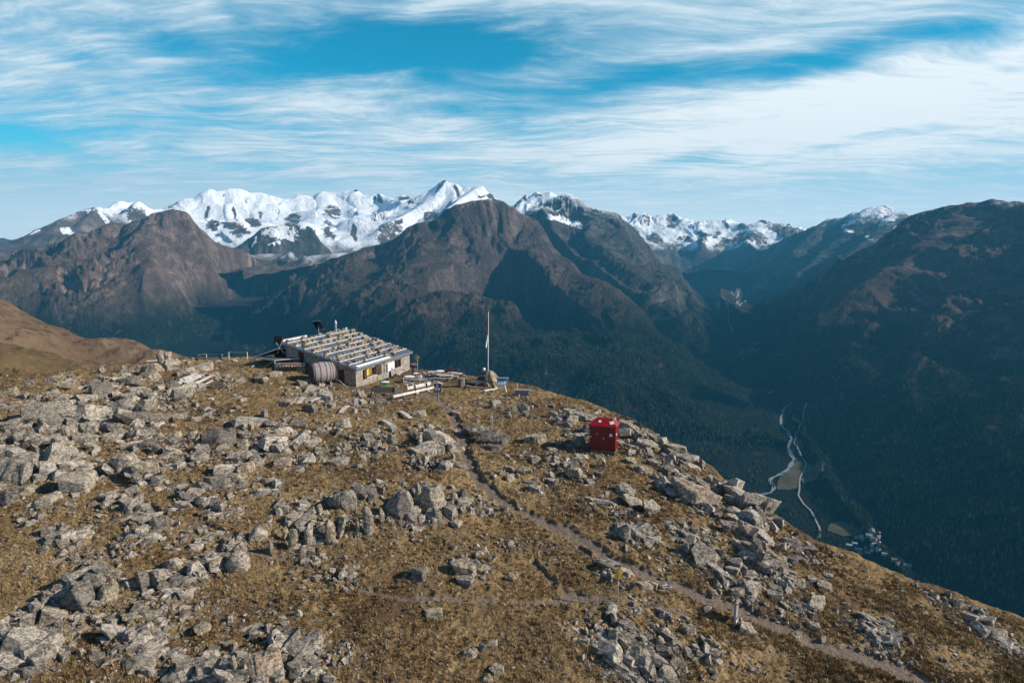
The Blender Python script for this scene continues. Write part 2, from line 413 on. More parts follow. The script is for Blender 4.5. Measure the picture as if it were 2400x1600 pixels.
MK1 = [(Z1, [(1470, 375, 45, 32, 20, -1), (1640, 408, 62, 45, 10, -1), (1570, 380, 50, 20, 10, -1), (1750, 352, 50, 26, 20, -1), (2010, 345, 52, 36, -30, -1), (2290, 290, 62, 42, 20, -1), (2272, 440, 25, 52, -25, -1), (1430, 300, 12, 60, 0, -1), (1620, 300, 14, 50, -20, -1), (1800, 300, 12, 40, 0, -1),
        (620, 360, 150, 95, 20, -1), (160, 545, 170, 60, -20, -1), (420, 480, 150, 70, 0, -1), (960, 310, 95, 60, 20, -1), (1180, 250, 40, 12, -20, -1), (540, 300, 60, 22, -15, -1), (250, 480, 120, 60, -20, -1),
        (850, 245, 105, 42, 0, 1), (470, 435, 58, 38, 20, 1), (235, 440, 62, 15, -25, 1), (725, 340, 22, 60, -25, 1), (1060, 290, 60, 30, 10, 1), (600, 300, 18, 40, 20, 1), (1000, 370, 60, 20, 0, -1)]),
       (Z2, [(340, 455, 92, 100, 10, -1), (90, 425, 22, 62, -15, -1), (412, 352, 26, 18, 0, -1), (610, 312, 55, 28, -40, -1), (235, 312, 18, 20, 0, -1), (432, 192, 46, 22, 0, -1), (690, 105, 60, 14, -42, -1), (800, 160, 12, 50, -25, -1), (740, 230, 60, 10, -50, -1), (985, 175, 34, 10, 0, -1), (1040, 180, 30, 12, 50, -1), (1340, 165, 42, 14, 0, -1), (1262, 182, 14, 18, 0, -1), (105, 140, 25, 12, 0, -1), (1210, 235, 40, 12, -40, -1)])]
build_mountain('snow_mountains', M1, -52, 8, 1000, 7300, 16500, 320, m_palu, 'glaciated snow peaks along the skyline from the far left to the centre', 'mountains', -500, marks=MK1)
# 2 rock spur with a snow patch in front of the glacier
spA = tab([(1600, 590), (1660, 515), (1720, 465), (1800, 400), (1870, 385), (1950, 378), (2080, 372), (2150, 400), (2230, 500), (2300, 560), (2400, 600)], Z1)
M1b = Mountain([line3(withd(spA, 9500, 9300))], [vfl([(480, 735), (560, 730), (620, 722), (680, 715), (800, 700), (900, 690)])], 3, 1.1, 90, 260, 70, 500, 11, cut=False)
build_mountain('rocky_spur', M1b, -34, -6, 420, 6600, 11800, 260, m_tsch, 'dark rocky spur with a snow patch below the glacier', 'mountain', -560, marks=[(Z1, [(1950, 425, 115, 45, 8, 1), (2080, 385, 40, 22, 0, 1), (1760, 480, 14, 40, 20, 1), (1900, 500, 30, 10, 0, 1)])])
# 3 brown mountain on the left
sk2 = tab([(-1900, 760), (-900, 860), (-500, 830), (-200, 720), (0, 680), (200, 650), (330, 640), (420, 562), (520, 500), (640, 450), (760, 386), (850, 388), (930, 365), (1000, 345), (1080, 310), (1180, 294), (1230, 305), (1290, 370), (1400, 440), (1500, 500), (1600, 538), (1720, 600), (1850, 660), (1900, 730)], Z1)
r2 = [line3([(p[0], p[1], np.interp(p[0], [-700, -170, 100, 400, 640], [7600, 8200, 7900, 7400, 7900])) for p in sk2])]
r2 += [spur(Z1, [(1000, 350), (1010, 450), (1030, 560), (1040, 640), (1120, 760), (1230, 900)], 7350, 5900),
       spur(Z1, [(930, 370), (860, 500), (760, 590), (560, 640), (300, 690), (60, 760)], 7400, 6700),
       spur(Z1, [(1240, 310), (1290, 450), (1420, 600), (1600, 730), (1740, 830)], 7350, 6900)]
v2 = [vfl([(-700, 840), (-250, 830), (0, 830), (150, 830), (300, 820), (420, 800), (520, 775)]), vline([(520, 770, -800), (590, 735, -740), (640, 700, -700), (720, 660, -620)])]
M2 = Mountain(r2, v2, 2.7, .85, 170, 240, 165, 560, 21, gain=.64, warp=90, soft=90)
build_mountain('brown_mountain', M2, -53, -16, 680, 4600, 8800, 330, m_brown, 'broad brown mountain with scree ribs in front of the snow peaks on the left', 'mountain')
# 4 central pyramid
skc = [(560, 775), (595, 740), (655, 695), (714, 655), (765, 621)] + tab([(70, 590), (250, 545), (380, 480), (480, 400), (570, 370), (640, 345), (720, 280), (790, 245), (900, 225), (1000, 210), (1050, 210), (1100, 225), (1160, 260), (1230, 300), (1310, 345), (1380, 430), (1440, 540), (1500, 610), (1600, 680), (1650, 722), (1760, 768), (1800, 782), (1900, 850), (2000, 950), (2150, 1100), (2352, 1300)], Z2) + [(1690, 905), (1780, 962)]
r3 = [line3([(p[0], p[1], np.interp(p[0], [560, 640, 824, 1020, 1160, 1240, 1300, 1412, 1600, 1780], [6400, 6400, 6450, 6400, 6600, 6600, 6350, 5500, 4400, 3900])) for p in skc])]
r3 += [spur(Z2, [(570, 372), (640, 470), (680, 600), (700, 690), (640, 800), (540, 900)], 6500, 5100),
       spur(Z2, [(1440, 545), (1280, 560), (1120, 660), (1000, 790)], 6250, 5800),
       spur(Z2, [(1790, 790), (1700, 900), (1640, 1010), (1540, 1130), (1380, 1150)], 5450, 4500),
       spur(Z2, [(250, 548), (200, 700), (120, 850)], 6500, 5600)]
v3 = [vfl([(480, 770), (560, 800), (640, 830), (760, 880), (900, 920), (1050, 950), (1200, 985), (1400, 1030), (1600, 1060), (1720, 1040), (1790, 985), (1785, 960)])]
M3 = Mountain(r3, v3, 2.8, .92, 135, 270, 125, 680, 31, gain=.61, soft=130)
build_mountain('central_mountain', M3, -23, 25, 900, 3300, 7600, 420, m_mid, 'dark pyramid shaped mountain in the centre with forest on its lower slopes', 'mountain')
# 5 dark snow dusted peak behind its right shoulder
sk4 = tab([(900, 470), (1100, 330), (1200, 277), (1290, 240), (1400, 215), (1480, 190), (1570, 157), (1620, 180), (1700, 240), (1790, 280), (1870, 295), (1930, 350), (2000, 400), (2060, 470), (2100, 540), (2180, 620), (2250, 690), (2352, 752)], Z2) + [(1625, 680), (1655, 712)]
r4 = [line3([(p[0], p[1], np.interp(p[0], [1100, 1330, 1450, 1600, 1660], [8800, 8700, 8600, 8300, 8200])) for p in sk4]),
      spur(Z2, [(1350, 280), (1400, 270), (1450, 400), (1560, 520), (1750, 640), (1950, 800), (2150, 960)], 8500, 5800),
      spur(Z2, [(1870, 300), (1720, 350), (1700, 440), (1850, 560), (2050, 720)], 8400, 6700)]
v4 = [vline([(1180, 640, -350), (1330, 680, -480), (1450, 740, -650), (1560, 810, -780)]), vfl([(1560, 830), (1650, 880), (1745, 905), (1735, 840), (1705, 775), (1668, 728), (1628, 690)])]
M4 = Mountain(r4, v4, 2.8, 1.1, 130, 240, 125, 600, 41, gain=.60)
build_mountain('snow_dusted_peak', M4, 1, 22, 480, 4400, 9400, 330, m_tsch, 'dark rocky peak with thin snow behind the right shoulder of the central mountain', 'mountain', marks=[(Z2, [(1560, 345, 130, 20, 15, 1), (1620, 382, 50, 12, 10, 1), (1350, 348, 14, 8, 0, 1), (1430, 335, 30, 10, 10, 1), (1280, 250, 90, 16, -22, 1)])])
# 6 glacier at the head of the valley
sk5 = tab([(1700, 420), (1940, 345), (1960, 320), (2000, 322), (2020, 294), (2050, 322), (2085, 289), (2130, 322), (2200, 310), (2270, 289), (2320, 320), (2352, 340)], Z2) + tab([(80, 355), (150, 350), (280, 346), (300, 338), (325, 370), (400, 375), (450, 385), (500, 370), (560, 344), (590, 365), (640, 370), (720, 390), (800, 400), (860, 395), (920, 402), (1100, 440)], Z3)
r5 = [line3(withd(sk5, 14000, 13200)),
      spur(Z2, [(2270, 292), (2290, 380), (2200, 420), (2150, 480)], 13900, 12600), spur(Z3, [(300, 342), (250, 440), (130, 470)], 13700, 12300), spur(Z3, [(560, 346), (500, 440), (420, 500)], 13500, 11800)]
v5 = [vfl([(1590, 665), (1640, 664), (1700, 666)])]
M5 = Mountain(r5, v5, 3.0, .95, 150, 380, 110, 700, 51, cut=False)
m_ros = mountain_mat('valley_head_glacier', (0.12, 0.10, 0.09), (0.2, 0.17, 0.15), (0.10, 0.08, 0.05), (0.03, 0.04, 0.03), -900, -650, -200, 40, (0.52, 0.62), 0.7, snow_mix=.18)
build_mountain('valley_head_glacier', M5, 6, 30, 440, 9800, 15200, 200, m_ros, 'white glacier and small rock horns at the head of the right valley', 'glacier', -640, marks=[(Z3, [(130, 460, 36, 46, 10, -1), (240, 445, 26, 14, -20, -1), (312, 372, 18, 30, -15, -1), (500, 458, 70, 40, 10, -1), (280, 500, 62, 20, -10, -1), (420, 385, 26, 14, 0, -1), (560, 352, 40, 12, 0, -1), (700, 420, 130, 50, 10, -1), (600, 420, 80, 26, 20, 1), (490, 480, 14, 16, 0, 1), (400, 470, 60, 30, -30, -1), (20, 470, 40, 20, 20, -1)]), (Z2, [(2270, 345, 46, 46, 0, -1), (2100, 335, 18, 46, -25, -1), (2020, 312, 18, 18, 0, -1), (2160, 470, 50, 30, 30, -1)])])
# 7 blue peak with snow streaks behind the right slope
sk6 = tab([(560, 560), (700, 470), (800, 430), (920, 400), (1030, 340), (1100, 342), (1180, 300), (1250, 290), (1330, 260), (1400, 244), (1450, 270), (1475, 300), (1500, 291), (1530, 284), (1580, 330), (1700, 400), (2000, 500), (2400, 600)], Z3)
r6 = [line3([(p[0], p[1], np.interp(p[0], [1790, 1950, 2080, 2400], [11000, 11000, 10800, 9500])) for p in sk6]),
      spur(Z3, [(1030, 342), (900, 460), (760, 600), (560, 720)], 10900, 9000), spur(Z3, [(1330, 262), (1200, 400), (1000, 560), (800, 700), (620, 800)], 10700, 8200),
      spur(Z3, [(1530, 286), (1400, 420), (1200, 560), (1000, 720)], 10500, 7800)]
v6 = [vfl([(1690, 664), (1722, 680), (1745, 702), (1768, 722), (1800, 735), (1850, 740)])]
M6 = Mountain(r6, v6, 3.0, 1.2, 120, 300, 110, 600, 61, gain=.58, soft=120)
m_corv = mountain_mat('far_blue_rock', (0.060, 0.056, 0.055), (0.11, 0.10, 0.092), (0.056, 0.046, 0.034), (0.014, 0.018, 0.012), -760, -520, 230, 420, (0.62, 0.86), 0.8)
build_mountain('far_valley_peak', M6, 15, 40, 420, 6800, 12200, 260, m_corv, 'distant blue grey peak with snow streaks behind the right hand slope', 'mountain', marks=[(Z3, [(1150, 360, 64, 14, -28, 1), (1275, 300, 28, 8, 0, 1), (1345, 312, 40, 18, -20, 1), (1420, 340, 70, 20, -42, 1), (1130, 405, 38, 8, 0, 1), (1265, 440, 16, 7, -30, 1), (1300, 470, 14, 5, 20, 1), (803, 420, 5, 24, 5, 1), (1400, 262, 40, 10, 20, 1), (1490, 400, 30, 8, -40, 1)])])
# 8 big dark slope on the right
sk7 = [(1705, 800), (1735, 760), (1770, 740)] + tab([(600, 955), (700, 860), (850, 815), (960, 760), (1100, 680), (1250, 580), (1330, 520), (1450, 460), (1520, 390), (1580, 335), (1700, 290), (1800, 265), (1900, 255), (2050, 235), (2130, 212), (2170, 225), (2220, 225), (2250, 231), (2300, 215), (2352, 230)], Z3) + [(2480, 470), (2700, 500), (3100, 600)]
r7 = [line3([(p[0], p[1], np.interp(p[0], [1700, 1800, 1900, 2000, 2140, 2340, 2500, 3100], [7200, 7000, 6700, 6550, 6400, 6100, 5800, 5000])) for p in sk7[3:]]),
      spur(Z3, [(1980, 330), (1850, 440), (1700, 540), (1500, 680), (1250, 800), (1000, 1000), (800, 1150)], 5900, 4500)]
v7 = [vfl([(1850, 690), (1806, 728), (1778, 785), (1796, 850), (1830, 910), (1880, 1000), (1930, 1090), (2000, 1180), (2070, 1260), (2160, 1370), (2300, 1530), (2450, 1700)])]
M7 = Mountain(r7, v7, 3.0, .95, 120, 300, 95, 640, 71, warp=70, gain=.58, soft=150)
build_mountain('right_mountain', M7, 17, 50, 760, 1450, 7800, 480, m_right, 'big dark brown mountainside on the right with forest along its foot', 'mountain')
# ---- valley floor
X, Y = polar(-46, 52, 420, 900, 12500, 260, 1.4)
D = np.hypot(X, Y)
Zf = floor_z(D) + 5 * fbm(X / 240, Y / 240, 5, 5)
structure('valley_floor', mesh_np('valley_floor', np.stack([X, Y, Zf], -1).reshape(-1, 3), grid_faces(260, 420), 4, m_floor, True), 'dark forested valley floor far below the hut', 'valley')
gnd = mesh_np('base_ground', [(-14800, -1400, -1095), (14800, -1400, -1095), (14800, 16900, -1095), (-14800, 16900, -1095)], [0, 1, 2, 3], 4, m_floor)
structure('ground', gnd, 'lowest ground sheet under the mountains', 'ground')

FARM = [M3, M4, M6, M7]
def far_h(x, y, detail=True):
    x = np.asarray(x, float); y = np.asarray(y, float)
    h = floor_z(np.hypot(x, y))
    for M in FARM: h = np.maximum(h, M.h(x, y, detail))
    return h
def far_hit(px, py, d0=1500, d1=11000, n=260):
    """first hit of the sight line through a traced point with the far terrain"""
    d = ray(px, py); d = d / np.hypot(d[0], d[1])
    s = np.linspace(d0, d1, n)
    P = d[None, :] * s[:, None]; P[:, 2] += CAMZ
    h = far_h(P[:, 0], P[:, 1]); k = np.argmax(P[:, 2] < h)
    return np.array([P[k, 0], P[k, 1], h[k]])
# ================================================================== NEAR TERRAIN (the summit shoulder the hut stands on)
CTRL = np.array([
 (835,909,0),(962,868,-.1),(900,885,-.05),(645,866,1.8),(690,849,2.3),(757,905,.6),(560,850,1.7),(450,850,1.7),(380,848,1.6),(200,866,1.5),(0,882,1.6),
 (0,960,1.0),(0,1100,0),(0,1250,-1.2),(0,1400,-2.2),(0,1600,-3.2),(250,960,1.0),(250,1100,.2),(250,1250,-1),(250,1400,-2.2),(250,1600,-3.2),
 (500,900,1.3),(500,1000,.7),(500,1150,-.4),(500,1300,-1.6),(500,1450,-2.6),(500,1600,-3.3),(750,960,.3),(750,1060,-.1),(750,1150,-.5),(750,1260,-1.6),(750,1400,-2.4),(750,1600,-3.4),
 (1000,930,-.1),(1000,1060,-.4),(1000,1160,-.9),(1000,1240,-1.6),(1000,1400,-2.5),(1000,1600,-3.6),(1150,890,-.1),(1080,890,-.1),(1020,875,-.1),(1250,908,-.3),(1250,1000,-.5),(1250,1150,-1.3),(1250,1300,-2.4),(1250,1450,-3.1),(1250,1600,-4),
 (1430,965,-.7),(1420,1063,-.9),(1450,1200,-1.8),(1450,1419,-3.1),(1450,1600,-4.4),(1640,1085,-2),(1650,1200,-2.4),(1650,1400,-3.6),(1650,1600,-5),
 (1900,1272,-3.9),(1900,1400,-4.4),(1900,1600,-5.6),(2150,1372,-5),(2150,1500,-5.7),(2150,1600,-6.2),(2400,1455,-6.2),(2400,1600,-7),
 (-250,890,1.5),(-250,1250,-1.2),(-250,1600,-3),(2650,1540,-7.4),(2650,1700,-8),(0,1800,-4),(1200,1850,-5),(2400,1850,-8.2)], float)
CP = at_z(CTRL[:, 0], CTRL[:, 1], CTRL[:, 2])
def _tps(r2): return 0.5 * r2 * np.log(r2 + 1e-9)
_n = len(CP); _K = _tps(((CP[:, None, :2] - CP[None, :, :2]) ** 2).sum(-1)) + np.eye(_n) * 3.0
_Pm = np.column_stack([np.ones(_n), CP[:, :2]])
_S = np.linalg.solve(np.block([[_K, _Pm], [_Pm.T, np.zeros((3, 3))]]), np.concatenate([CP[:, 2], np.zeros(3)]))
def tps(x, y):
    r2 = (x[..., None] - CP[:, 0]) ** 2 + (y[..., None] - CP[:, 1]) ** 2
    return _tps(r2) @ _S[:_n] + _S[_n] + _S[_n + 1] * x + _S[_n + 2] * y
EDGE = np.array([(-900, 905, 1.2), (-300, 890, 1.5), (0, 882, 1.6), (200, 866, 1.5), (380, 848, 1.6), (600, 842, 1.7), (700, 836, 1.6), (820, 842, .6), (930, 858, .1), (985, 866, -.1), (1060, 876, -.1), (1150, 888, -.1), (1250, 908, -.3), (1430, 965, -.7),
                 (1530, 1022, -1.3), (1640, 1085, -2), (1760, 1180, -2.9), (1900, 1272, -3.9), (2150, 1372, -5), (2400, 1455, -6.2), (2650, 1540, -7.4)], float)
EP = at_z(EDGE[:, 0], EDGE[:, 1], EDGE[:, 2]); EAZ = np.arctan2(EP[:, 0], EP[:, 1]); ER = np.hypot(EP[:, 0], EP[:, 1])
def edge_r(az): return np.interp(az, EAZ, ER)

# trodden paths: traced points -> polylines on the ground
PATHS = [([(1000,925),(1040,945),(1058,975)], .5, .05), ([(1060,972),(1064,990),(1085,1030),(1092,1070),(1112,1115),(1150,1150),(1205,1192),(1275,1222),(1340,1246),(1385,1275),(1430,1312),(1500,1345),(1580,1372),(1660,1405),(1740,1432),(1830,1470),(1930,1515),(2040,1545),(2130,1582),(2250,1640)], .46, .17),
         ([(205,1095),(275,1130),(330,1180),(390,1215),(470,1228),(560,1260)], .22, .14),
         ([(560,1290),(680,1318),(760,1345),(830,1378),(930,1402),(1080,1408),(1240,1412),(1430,1402),(1500,1408),(1600,1440)], .20, .05),
         ([(1380,1300),(1340,1262),(1300,1240)], .18, .12), ([(1250,1320),(1330,1390),(1400,1410)], .16, .10)]
PLINES = []
for pts, wd, dp in PATHS:
    a = np.array(pts, float); zz_ = np.interp(a[:, 1], [880, 1060, 1250, 1420, 1600], [0, -.5, -1.9, -3.0, -4.2])
    P = at_z(a[:, 0], a[:, 1], zz_)
    for it in range(6):
        z = tps(P[:, 0], P[:, 1]); P = at_z(a[:, 0], a[:, 1], z)
    PLINES.append((P[:, :2], wd, dp))
def path_field(x, y):
    cut = np.zeros_like(x); msk = np.zeros_like(x)
    wob = 0.25 * vnoise(x * 0.9, y * 0.9, 77) + 0.12 * vnoise(x * 2.7, y * 2.7, 78)
    for P, wd, dp in PLINES:
        bd = np.full_like(x, 1e9)
        for a, b in zip(P[:-1], P[1:]):
            ab = b - a; t_ = np.clip(((x - a[0]) * ab[0] + (y - a[1]) * ab[1]) / (ab @ ab), 0, 1)
            bd = np.minimum(bd, np.hypot(x - a[0] - t_ * ab[0], y - a[1] - t_ * ab[1]))
        q = np.clip(1 - (bd + wob - wd * 0.7) / (wd * 0.8), 0, 1); q = q * q * (3 - 2 * q)
        cut = np.maximum(cut, q * dp); msk = np.maximum(msk, q * min(1.0, .5 + 2.6 * dp))
    return cut, msk
# rocky ground: traced patches (px, py, half width, half height, tilt deg, weight)
PATCH = [(250,960,330,95,-14,.9),(100,1080,150,60,-15,.9),(420,1080,190,70,-8,.8),(480,1160,150,50,0,.7),(180,1180,180,55,-20,.6),(130,940,170,30,-8,.6),(560,1040,90,50,0,.7),(430,850,140,20,0,.7),
 (790,930,130,40,0,.8),(650,1000,120,25,0,.9),(690,1060,90,45,0,.8),(900,1040,170,45,0,.75),(1030,1070,80,55,0,.9),(560,1130,60,60,0,.7),(640,1120,60,40,0,.6),
 (830,1215,230,62,-8,.9),(1010,1190,100,55,0,.9),(1120,1190,90,40,15,.7),(740,1340,110,40,10,.7),(1290,1100,110,55,0,.7),(1390,1010,110,55,20,.8),(1190,960,100,35,0,.6),
 (1490,1040,80,55,30,1),(1600,1110,130,55,35,1),(1740,1210,140,60,33,1),(1860,1275,70,35,30,.7),(1560,1270,150,50,20,.85),(1640,1310,90,30,20,.7),(1420,1180,60,30,0,.5),(1760,1340,130,70,25,.9),(1880,1400,70,45,25,.8),
 (1490,1520,130,85,10,.95),(1650,1540,70,40,20,.7),(2270,1450,140,24,33,.8),(1980,1290,60,15,15,.5),(2090,1500,120,40,25,.4),
 (280,1250,280,80,-10,.6),(170,1390,170,50,-22,.8),(420,1350,170,50,-22,.85),(250,1500,330,100,-5,.8),(620,1560,230,60,-5,.85),(60,1530,120,90,0,.9),(1090,1330,60,50,0,.5),(1010,1360,50,40,0,.5),(1480,1370,90,25,25,.7),(1250,1290,120,30,20,.4)]
def rocky(px, py):
    r = np.zeros_like(px)
    for cx, cy, a, b, tl, wgt in PATCH:
        c, s = math.cos(R(tl)), math.sin(R(tl)); u = ((px - cx) * c + (py - cy) * s) / a; v = (-(px - cx) * s + (py - cy) * c) / b
        r = np.maximum(r, wgt * np.exp(-(u * u + v * v) ** 1.5 * 0.8))
    return r
def fore_base(x, y):
    az = np.arctan2(x, y); r = np.hypot(x, y); re = edge_r(az)
    k = np.minimum(1.0, (re + 0.6) / np.maximum(r, 1e-6))
    z = tps(x * k, y * k)
    d = np.clip(r - re, 0, None)
    return z - 0.9 * d * d / (d + 2.5)
_hE = at_z(835, 909, 0.0)                        # hut corner nearest the camera
HU = np.array([0.365, 0.931]); HV = np.array([-0.931, 0.365]); HL, HW = 12.9, 10.3
def hut_uv(x, y):
    dx_, dy_ = x - _hE[0], y - _hE[1]
    return dx_ * HU[0] + dy_ * HU[1], dx_ * HV[0] + dy_ * HV[1]
def fore_fields(x, y):
    sh = x.shape; x = x.ravel(); y = y.ravel(); out = np.empty_like(x); pm = np.empty_like(x); rk = np.empty_like(x)
    for i in range(0, len(x), 60000):
        xs, ys = x[i:i + 60000], y[i:i + 60000]
        z = fore_base(xs, ys)
        px, py, dep = project(np.stack([xs, ys, z], -1))
        rr = rocky(px, py) * np.clip(0.75 + 0.9 * vnoise(xs * 0.35, ys * 0.35, 5), 0, 1.3)
        cut, m = path_field(xs, ys)
        u, v = hut_uv(xs, ys)
        calm = np.clip(np.maximum(np.abs(u - HL / 2 - 3) - HL / 2 - 3, np.abs(v - HW / 2 + 3) - HW / 2 - 5) / 3, 0.12, 1)
        n = 0.36 * fbm(xs / 4.2, ys / 4.2, 4, 3) + 0.15 * fbm(xs / 1.1, ys / 1.1, 3, 4, 0.6, True) + 0.055 * vnoise(xs * 2.6, ys * 2.6, 6)
        ledge = 0.55 * fbm((xs * .8 + ys * .6) / 1.0, (-xs * .6 + ys * .8) / 3.4, 4, 8, 0.6, True)
        out[i:i + 60000] = z + calm * (n * (1 - 0.6 * m) + ledge * np.clip(rr, 0, 1) * (1 - m)) - cut * (0.4 + 0.6 * calm)
        pm[i:i + 60000] = m; rk[i:i + 60000] = rr
    return out.reshape(sh), pm.reshape(sh), rk.reshape(sh)
NA, NR = 1620, 620
azs = np.linspace(R(-52), R(50), NA)
tt = np.linspace(0, 1, NR)
rin = 19.0; re_ = edge_r(azs)[None, :]
rad = rin * ((re_ + 1.5) / rin) ** tt[:, None]
tail = (re_ + 1.5) + np.array([1, 2.2, 4, 7, 12, 20, 34, 60, 110, 200, 330])[:, None]
rad = np.vstack([rad, tail])
FX = rad * np.sin(azs)[None, :]; FY = rad * np.cos(azs)[None, :]
FZ, FPM, FRK = fore_fields(FX, FY)
# ground lookup by bilinear sampling of the finished sheet
def ground(x, y):
    x = np.asarray(x, float); y = np.asarray(y, float)
    az = np.arctan2(x, y); r = np.hypot(x, y); re0 = edge_r(az) + 1.5
    j = np.clip((az - azs[0]) / (azs[1] - azs[0]), 0, NA - 1.001); i = np.clip(np.log(np.maximum(r, 1) / rin) / np.log(re0 / rin) * (NR - 1), 0, NR - 1.001)
    i0 = i.astype(int); j0 = j.astype(int); fi = i - i0; fj = j - j0
    g = FZ
    return (g[i0, j0] * (1 - fi) * (1 - fj) + g[i0 + 1, j0] * fi * (1 - fj) + g[i0, j0 + 1] * (1 - fi) * fj + g[i0 + 1, j0 + 1] * fi * fj)
def fmask(x, y, F):
    az = np.arctan2(x, y); r = np.hypot(x, y); re0 = edge_r(az) + 1.5
    j = np.clip((az - azs[0]) / (azs[1] - azs[0]), 0, NA - 1).astype(int); i = np.clip(np.log(np.maximum(r, 1) / rin) / np.log(re0 / rin) * (NR - 1), 0, NR - 1).astype(int)
    return F[i, j]
def hit(px, py):
    """ground point seen at a traced point of the photo"""
    px = np.atleast_1d(np.asarray(px, float)); py = np.atleast_1d(np.asarray(py, float))
    d = ray(px, py); d = d / np.hypot(d[:, 0], d[:, 1])[:, None]
    re0 = edge_r(np.arctan2(d[:, 0], d[:, 1])) + 1.0
    best = np.full(len(px), -1.0)
    for s in np.linspace(0, 1, 500):
        r = 19.5 * (re0 / 19.5) ** s
        P = d * r[:, None]; below = (P[:, 2] + CAMZ < ground(P[:, 0], P[:, 1])) & (best < 0)
        best = np.where(below, r, best)
    best = np.where(best < 0, re0 - 1.0, best)
    P = d * best[:, None]; P[:, 2] = ground(P[:, 0], P[:, 1])
    return P
def mpp(P):                                      # metres per photo pixel at a ground point
    return project(np.atleast_2d(P))[2] / FPX

m_ground, t, b = material('alpine_turf', 0.95, spec=0.08)
pos = t.new('ShaderNodeNewGeometry').outputs['Position']
pth = t.attr('path')['Fac']; rck = t.attr('rocky')['Fac']
n1 = t.noise(pos, 0.22, 6, 0.6); n2 = t.noise(pos, 1.3, 7, 0.65); n3 = t.noise(pos, 7.0, 5, 0.7); n4 = t.noise(pos, 28.0, 3, 0.7)
grass = t.mix(t.sstep(n2, 0.36, 0.66), (0.185, 0.122, 0.060), (0.335, 0.235, 0.115))
grass = t.mix(t.sstep(n1, 0.52, 0.70, 0, 0.55), grass, (0.145, 0.102, 0.048))
n0 = t.noise(pos, 0.11, 4, 0.6)
grass = t.mix(t.sstep(n0, 0.50, 0.64, 0, 0.7), grass, (0.105, 0.064, 0.033))
grass = t.mix(t.sstep(n0, 0.46, 0.34, 0, 0.6), grass, (0.36, 0.255, 0.125))
grass = t.mix(t.sstep(n3, 0.46, 0.66, 0.0, 0.75), grass, (0.075, 0.046, 0.024))
soil = t.mix(n3, (0.045, 0.029, 0.020), (0.105, 0.074, 0.053))
grit = t.mix(t.sstep(n4, 0.40, 0.62), (0.075, 0.058, 0.045), (0.27, 0.23, 0.19))
vg = t.voro(pos, 11.0); vg2 = t.voro(pos, 24.0)
grit = t.mix(t.sstep(vg, 0.22, 0.42, 0, 0.8), grit, (0.075, 0.055, 0.04))
sm = t.sstep(t.add(t.mul(n1, .5), t.add(t.mul(n2, .5), t.mul(t.math('SUBTRACT', n3, 0.5), 0.6))), 0.52, 0.60)
col = t.mix(t.mul(sm, 0.8), grass, soil)
gm = t.sstep(t.add(t.mul(rck, 0.75), t.add(t.mul(t.math('SUBTRACT', n2, 0.5), 1.1), t.mul(t.math('SUBTRACT', n3, 0.5), 0.5))), 0.34, 0.62)
col = t.mix(gm, col, grit)
pcol = t.mix(t.sstep(vg2, 0.2, 0.5), (0.34, 0.285, 0.235), (0.19, 0.148, 0.118))
pcol = t.mix(t.sstep(n3, 0.42, 0.62), (0.155, 0.120, 0.095), pcol)
col = t.mix(t.sstep(t.add(pth, t.mul(t.math('SUBTRACT', n3, 0.5), 0.5)), 0.35, 0.7), col, pcol)
t.put(b.inputs['Base Color'], col)
hg = t.add(t.mul(n3, 0.10), t.add(t.mul(n4, 0.035), t.mul(t.mul(vg, gm), -0.05)))
t.put(b.inputs['Normal'], t.bump(hg, 0.9, 1.0))
V = np.stack([FX, FY, FZ], -1).reshape(-1, 3)
structure('summit_ground', mesh_np('summit_ground', V, grid_faces(NR + 11, NA), 4, m_ground, True, {'path': FPM.ravel(), 'rocky': FRK.ravel()}),
          'rocky shoulder of dry brown turf crossed by worn paths', 'ground')

# ---- brown grass hills on the far left
def hill(name, pts, d0, d1, zdrop, seed, mat, label):
    a = np.array(pts, float); n = len(a)
    P = at_dist(a[:, 0], a[:, 1], np.linspace(d0, d1, n))
    Mh = Mountain([P], [np.column_stack([P[:, 0] * f_, P[:, 1] * f_, P[:, 2] - dz_]) for f_, dz_ in ((0.62, zdrop), (1.22, zdrop))], 7.0, 1.1, d0 * .035, d0 * 0.10, d0 * .03, d0 * 0.16, seed, cut=False, warp=d0 * .02, back=None)
    az0 = math.degrees(math.atan2(P[0, 0], P[0, 1])); az1 = math.degrees(math.atan2(P[-1, 0], P[-1, 1]))
    X, Y = polar(az0, az1, 380, min(d0, d1) * 0.66, max(d0, d1) * 1.35, 150)
    Z = Mh.h(X.ravel(), Y.ravel())
    return structure(name, mesh_np(name, np.stack([X.ravel(), Y.ravel(), Z], -1), grid_faces(150, 380), 4, mat, True), label, 'hill')
def hill_mat(name, c1, c2, c3):
    m, t, b = material(name, 0.95, spec=0.05)
    pos = t.new('ShaderNodeNewGeometry').outputs['Position']
    n1 = t.noise(pos, 0.018, 6, 0.62, 0.4); n2 = t.noise(pos, 0.11, 6, 0.68); n3 = t.noise(pos, 0.5, 4, 0.7)
    c = t.mix(t.sstep(n1, 0.40, 0.62), c1, c2); c = t.mix(t.sstep(n2, 0.50, 0.68), c, c3)
    c = t.mix(t.sstep(n3, 0.60, 0.72, 0, .8), c, (0.19, 0.16, 0.13))
    t.put(b.inputs['Base Color'], c); t.put(b.inputs['Normal'], t.bump(t.add(t.mul(n2, 5), n3), 0.7, 1.0))
    return m
hm1 = hill_mat('brown_turf', (0.112, 0.076, 0.048), (0.165, 0.115, 0.075), (0.066, 0.048, 0.035))
hm2 = hill_mat('olive_turf', (0.105, 0.076, 0.040), (0.15, 0.105, 0.056), (0.068, 0.052, 0.032))
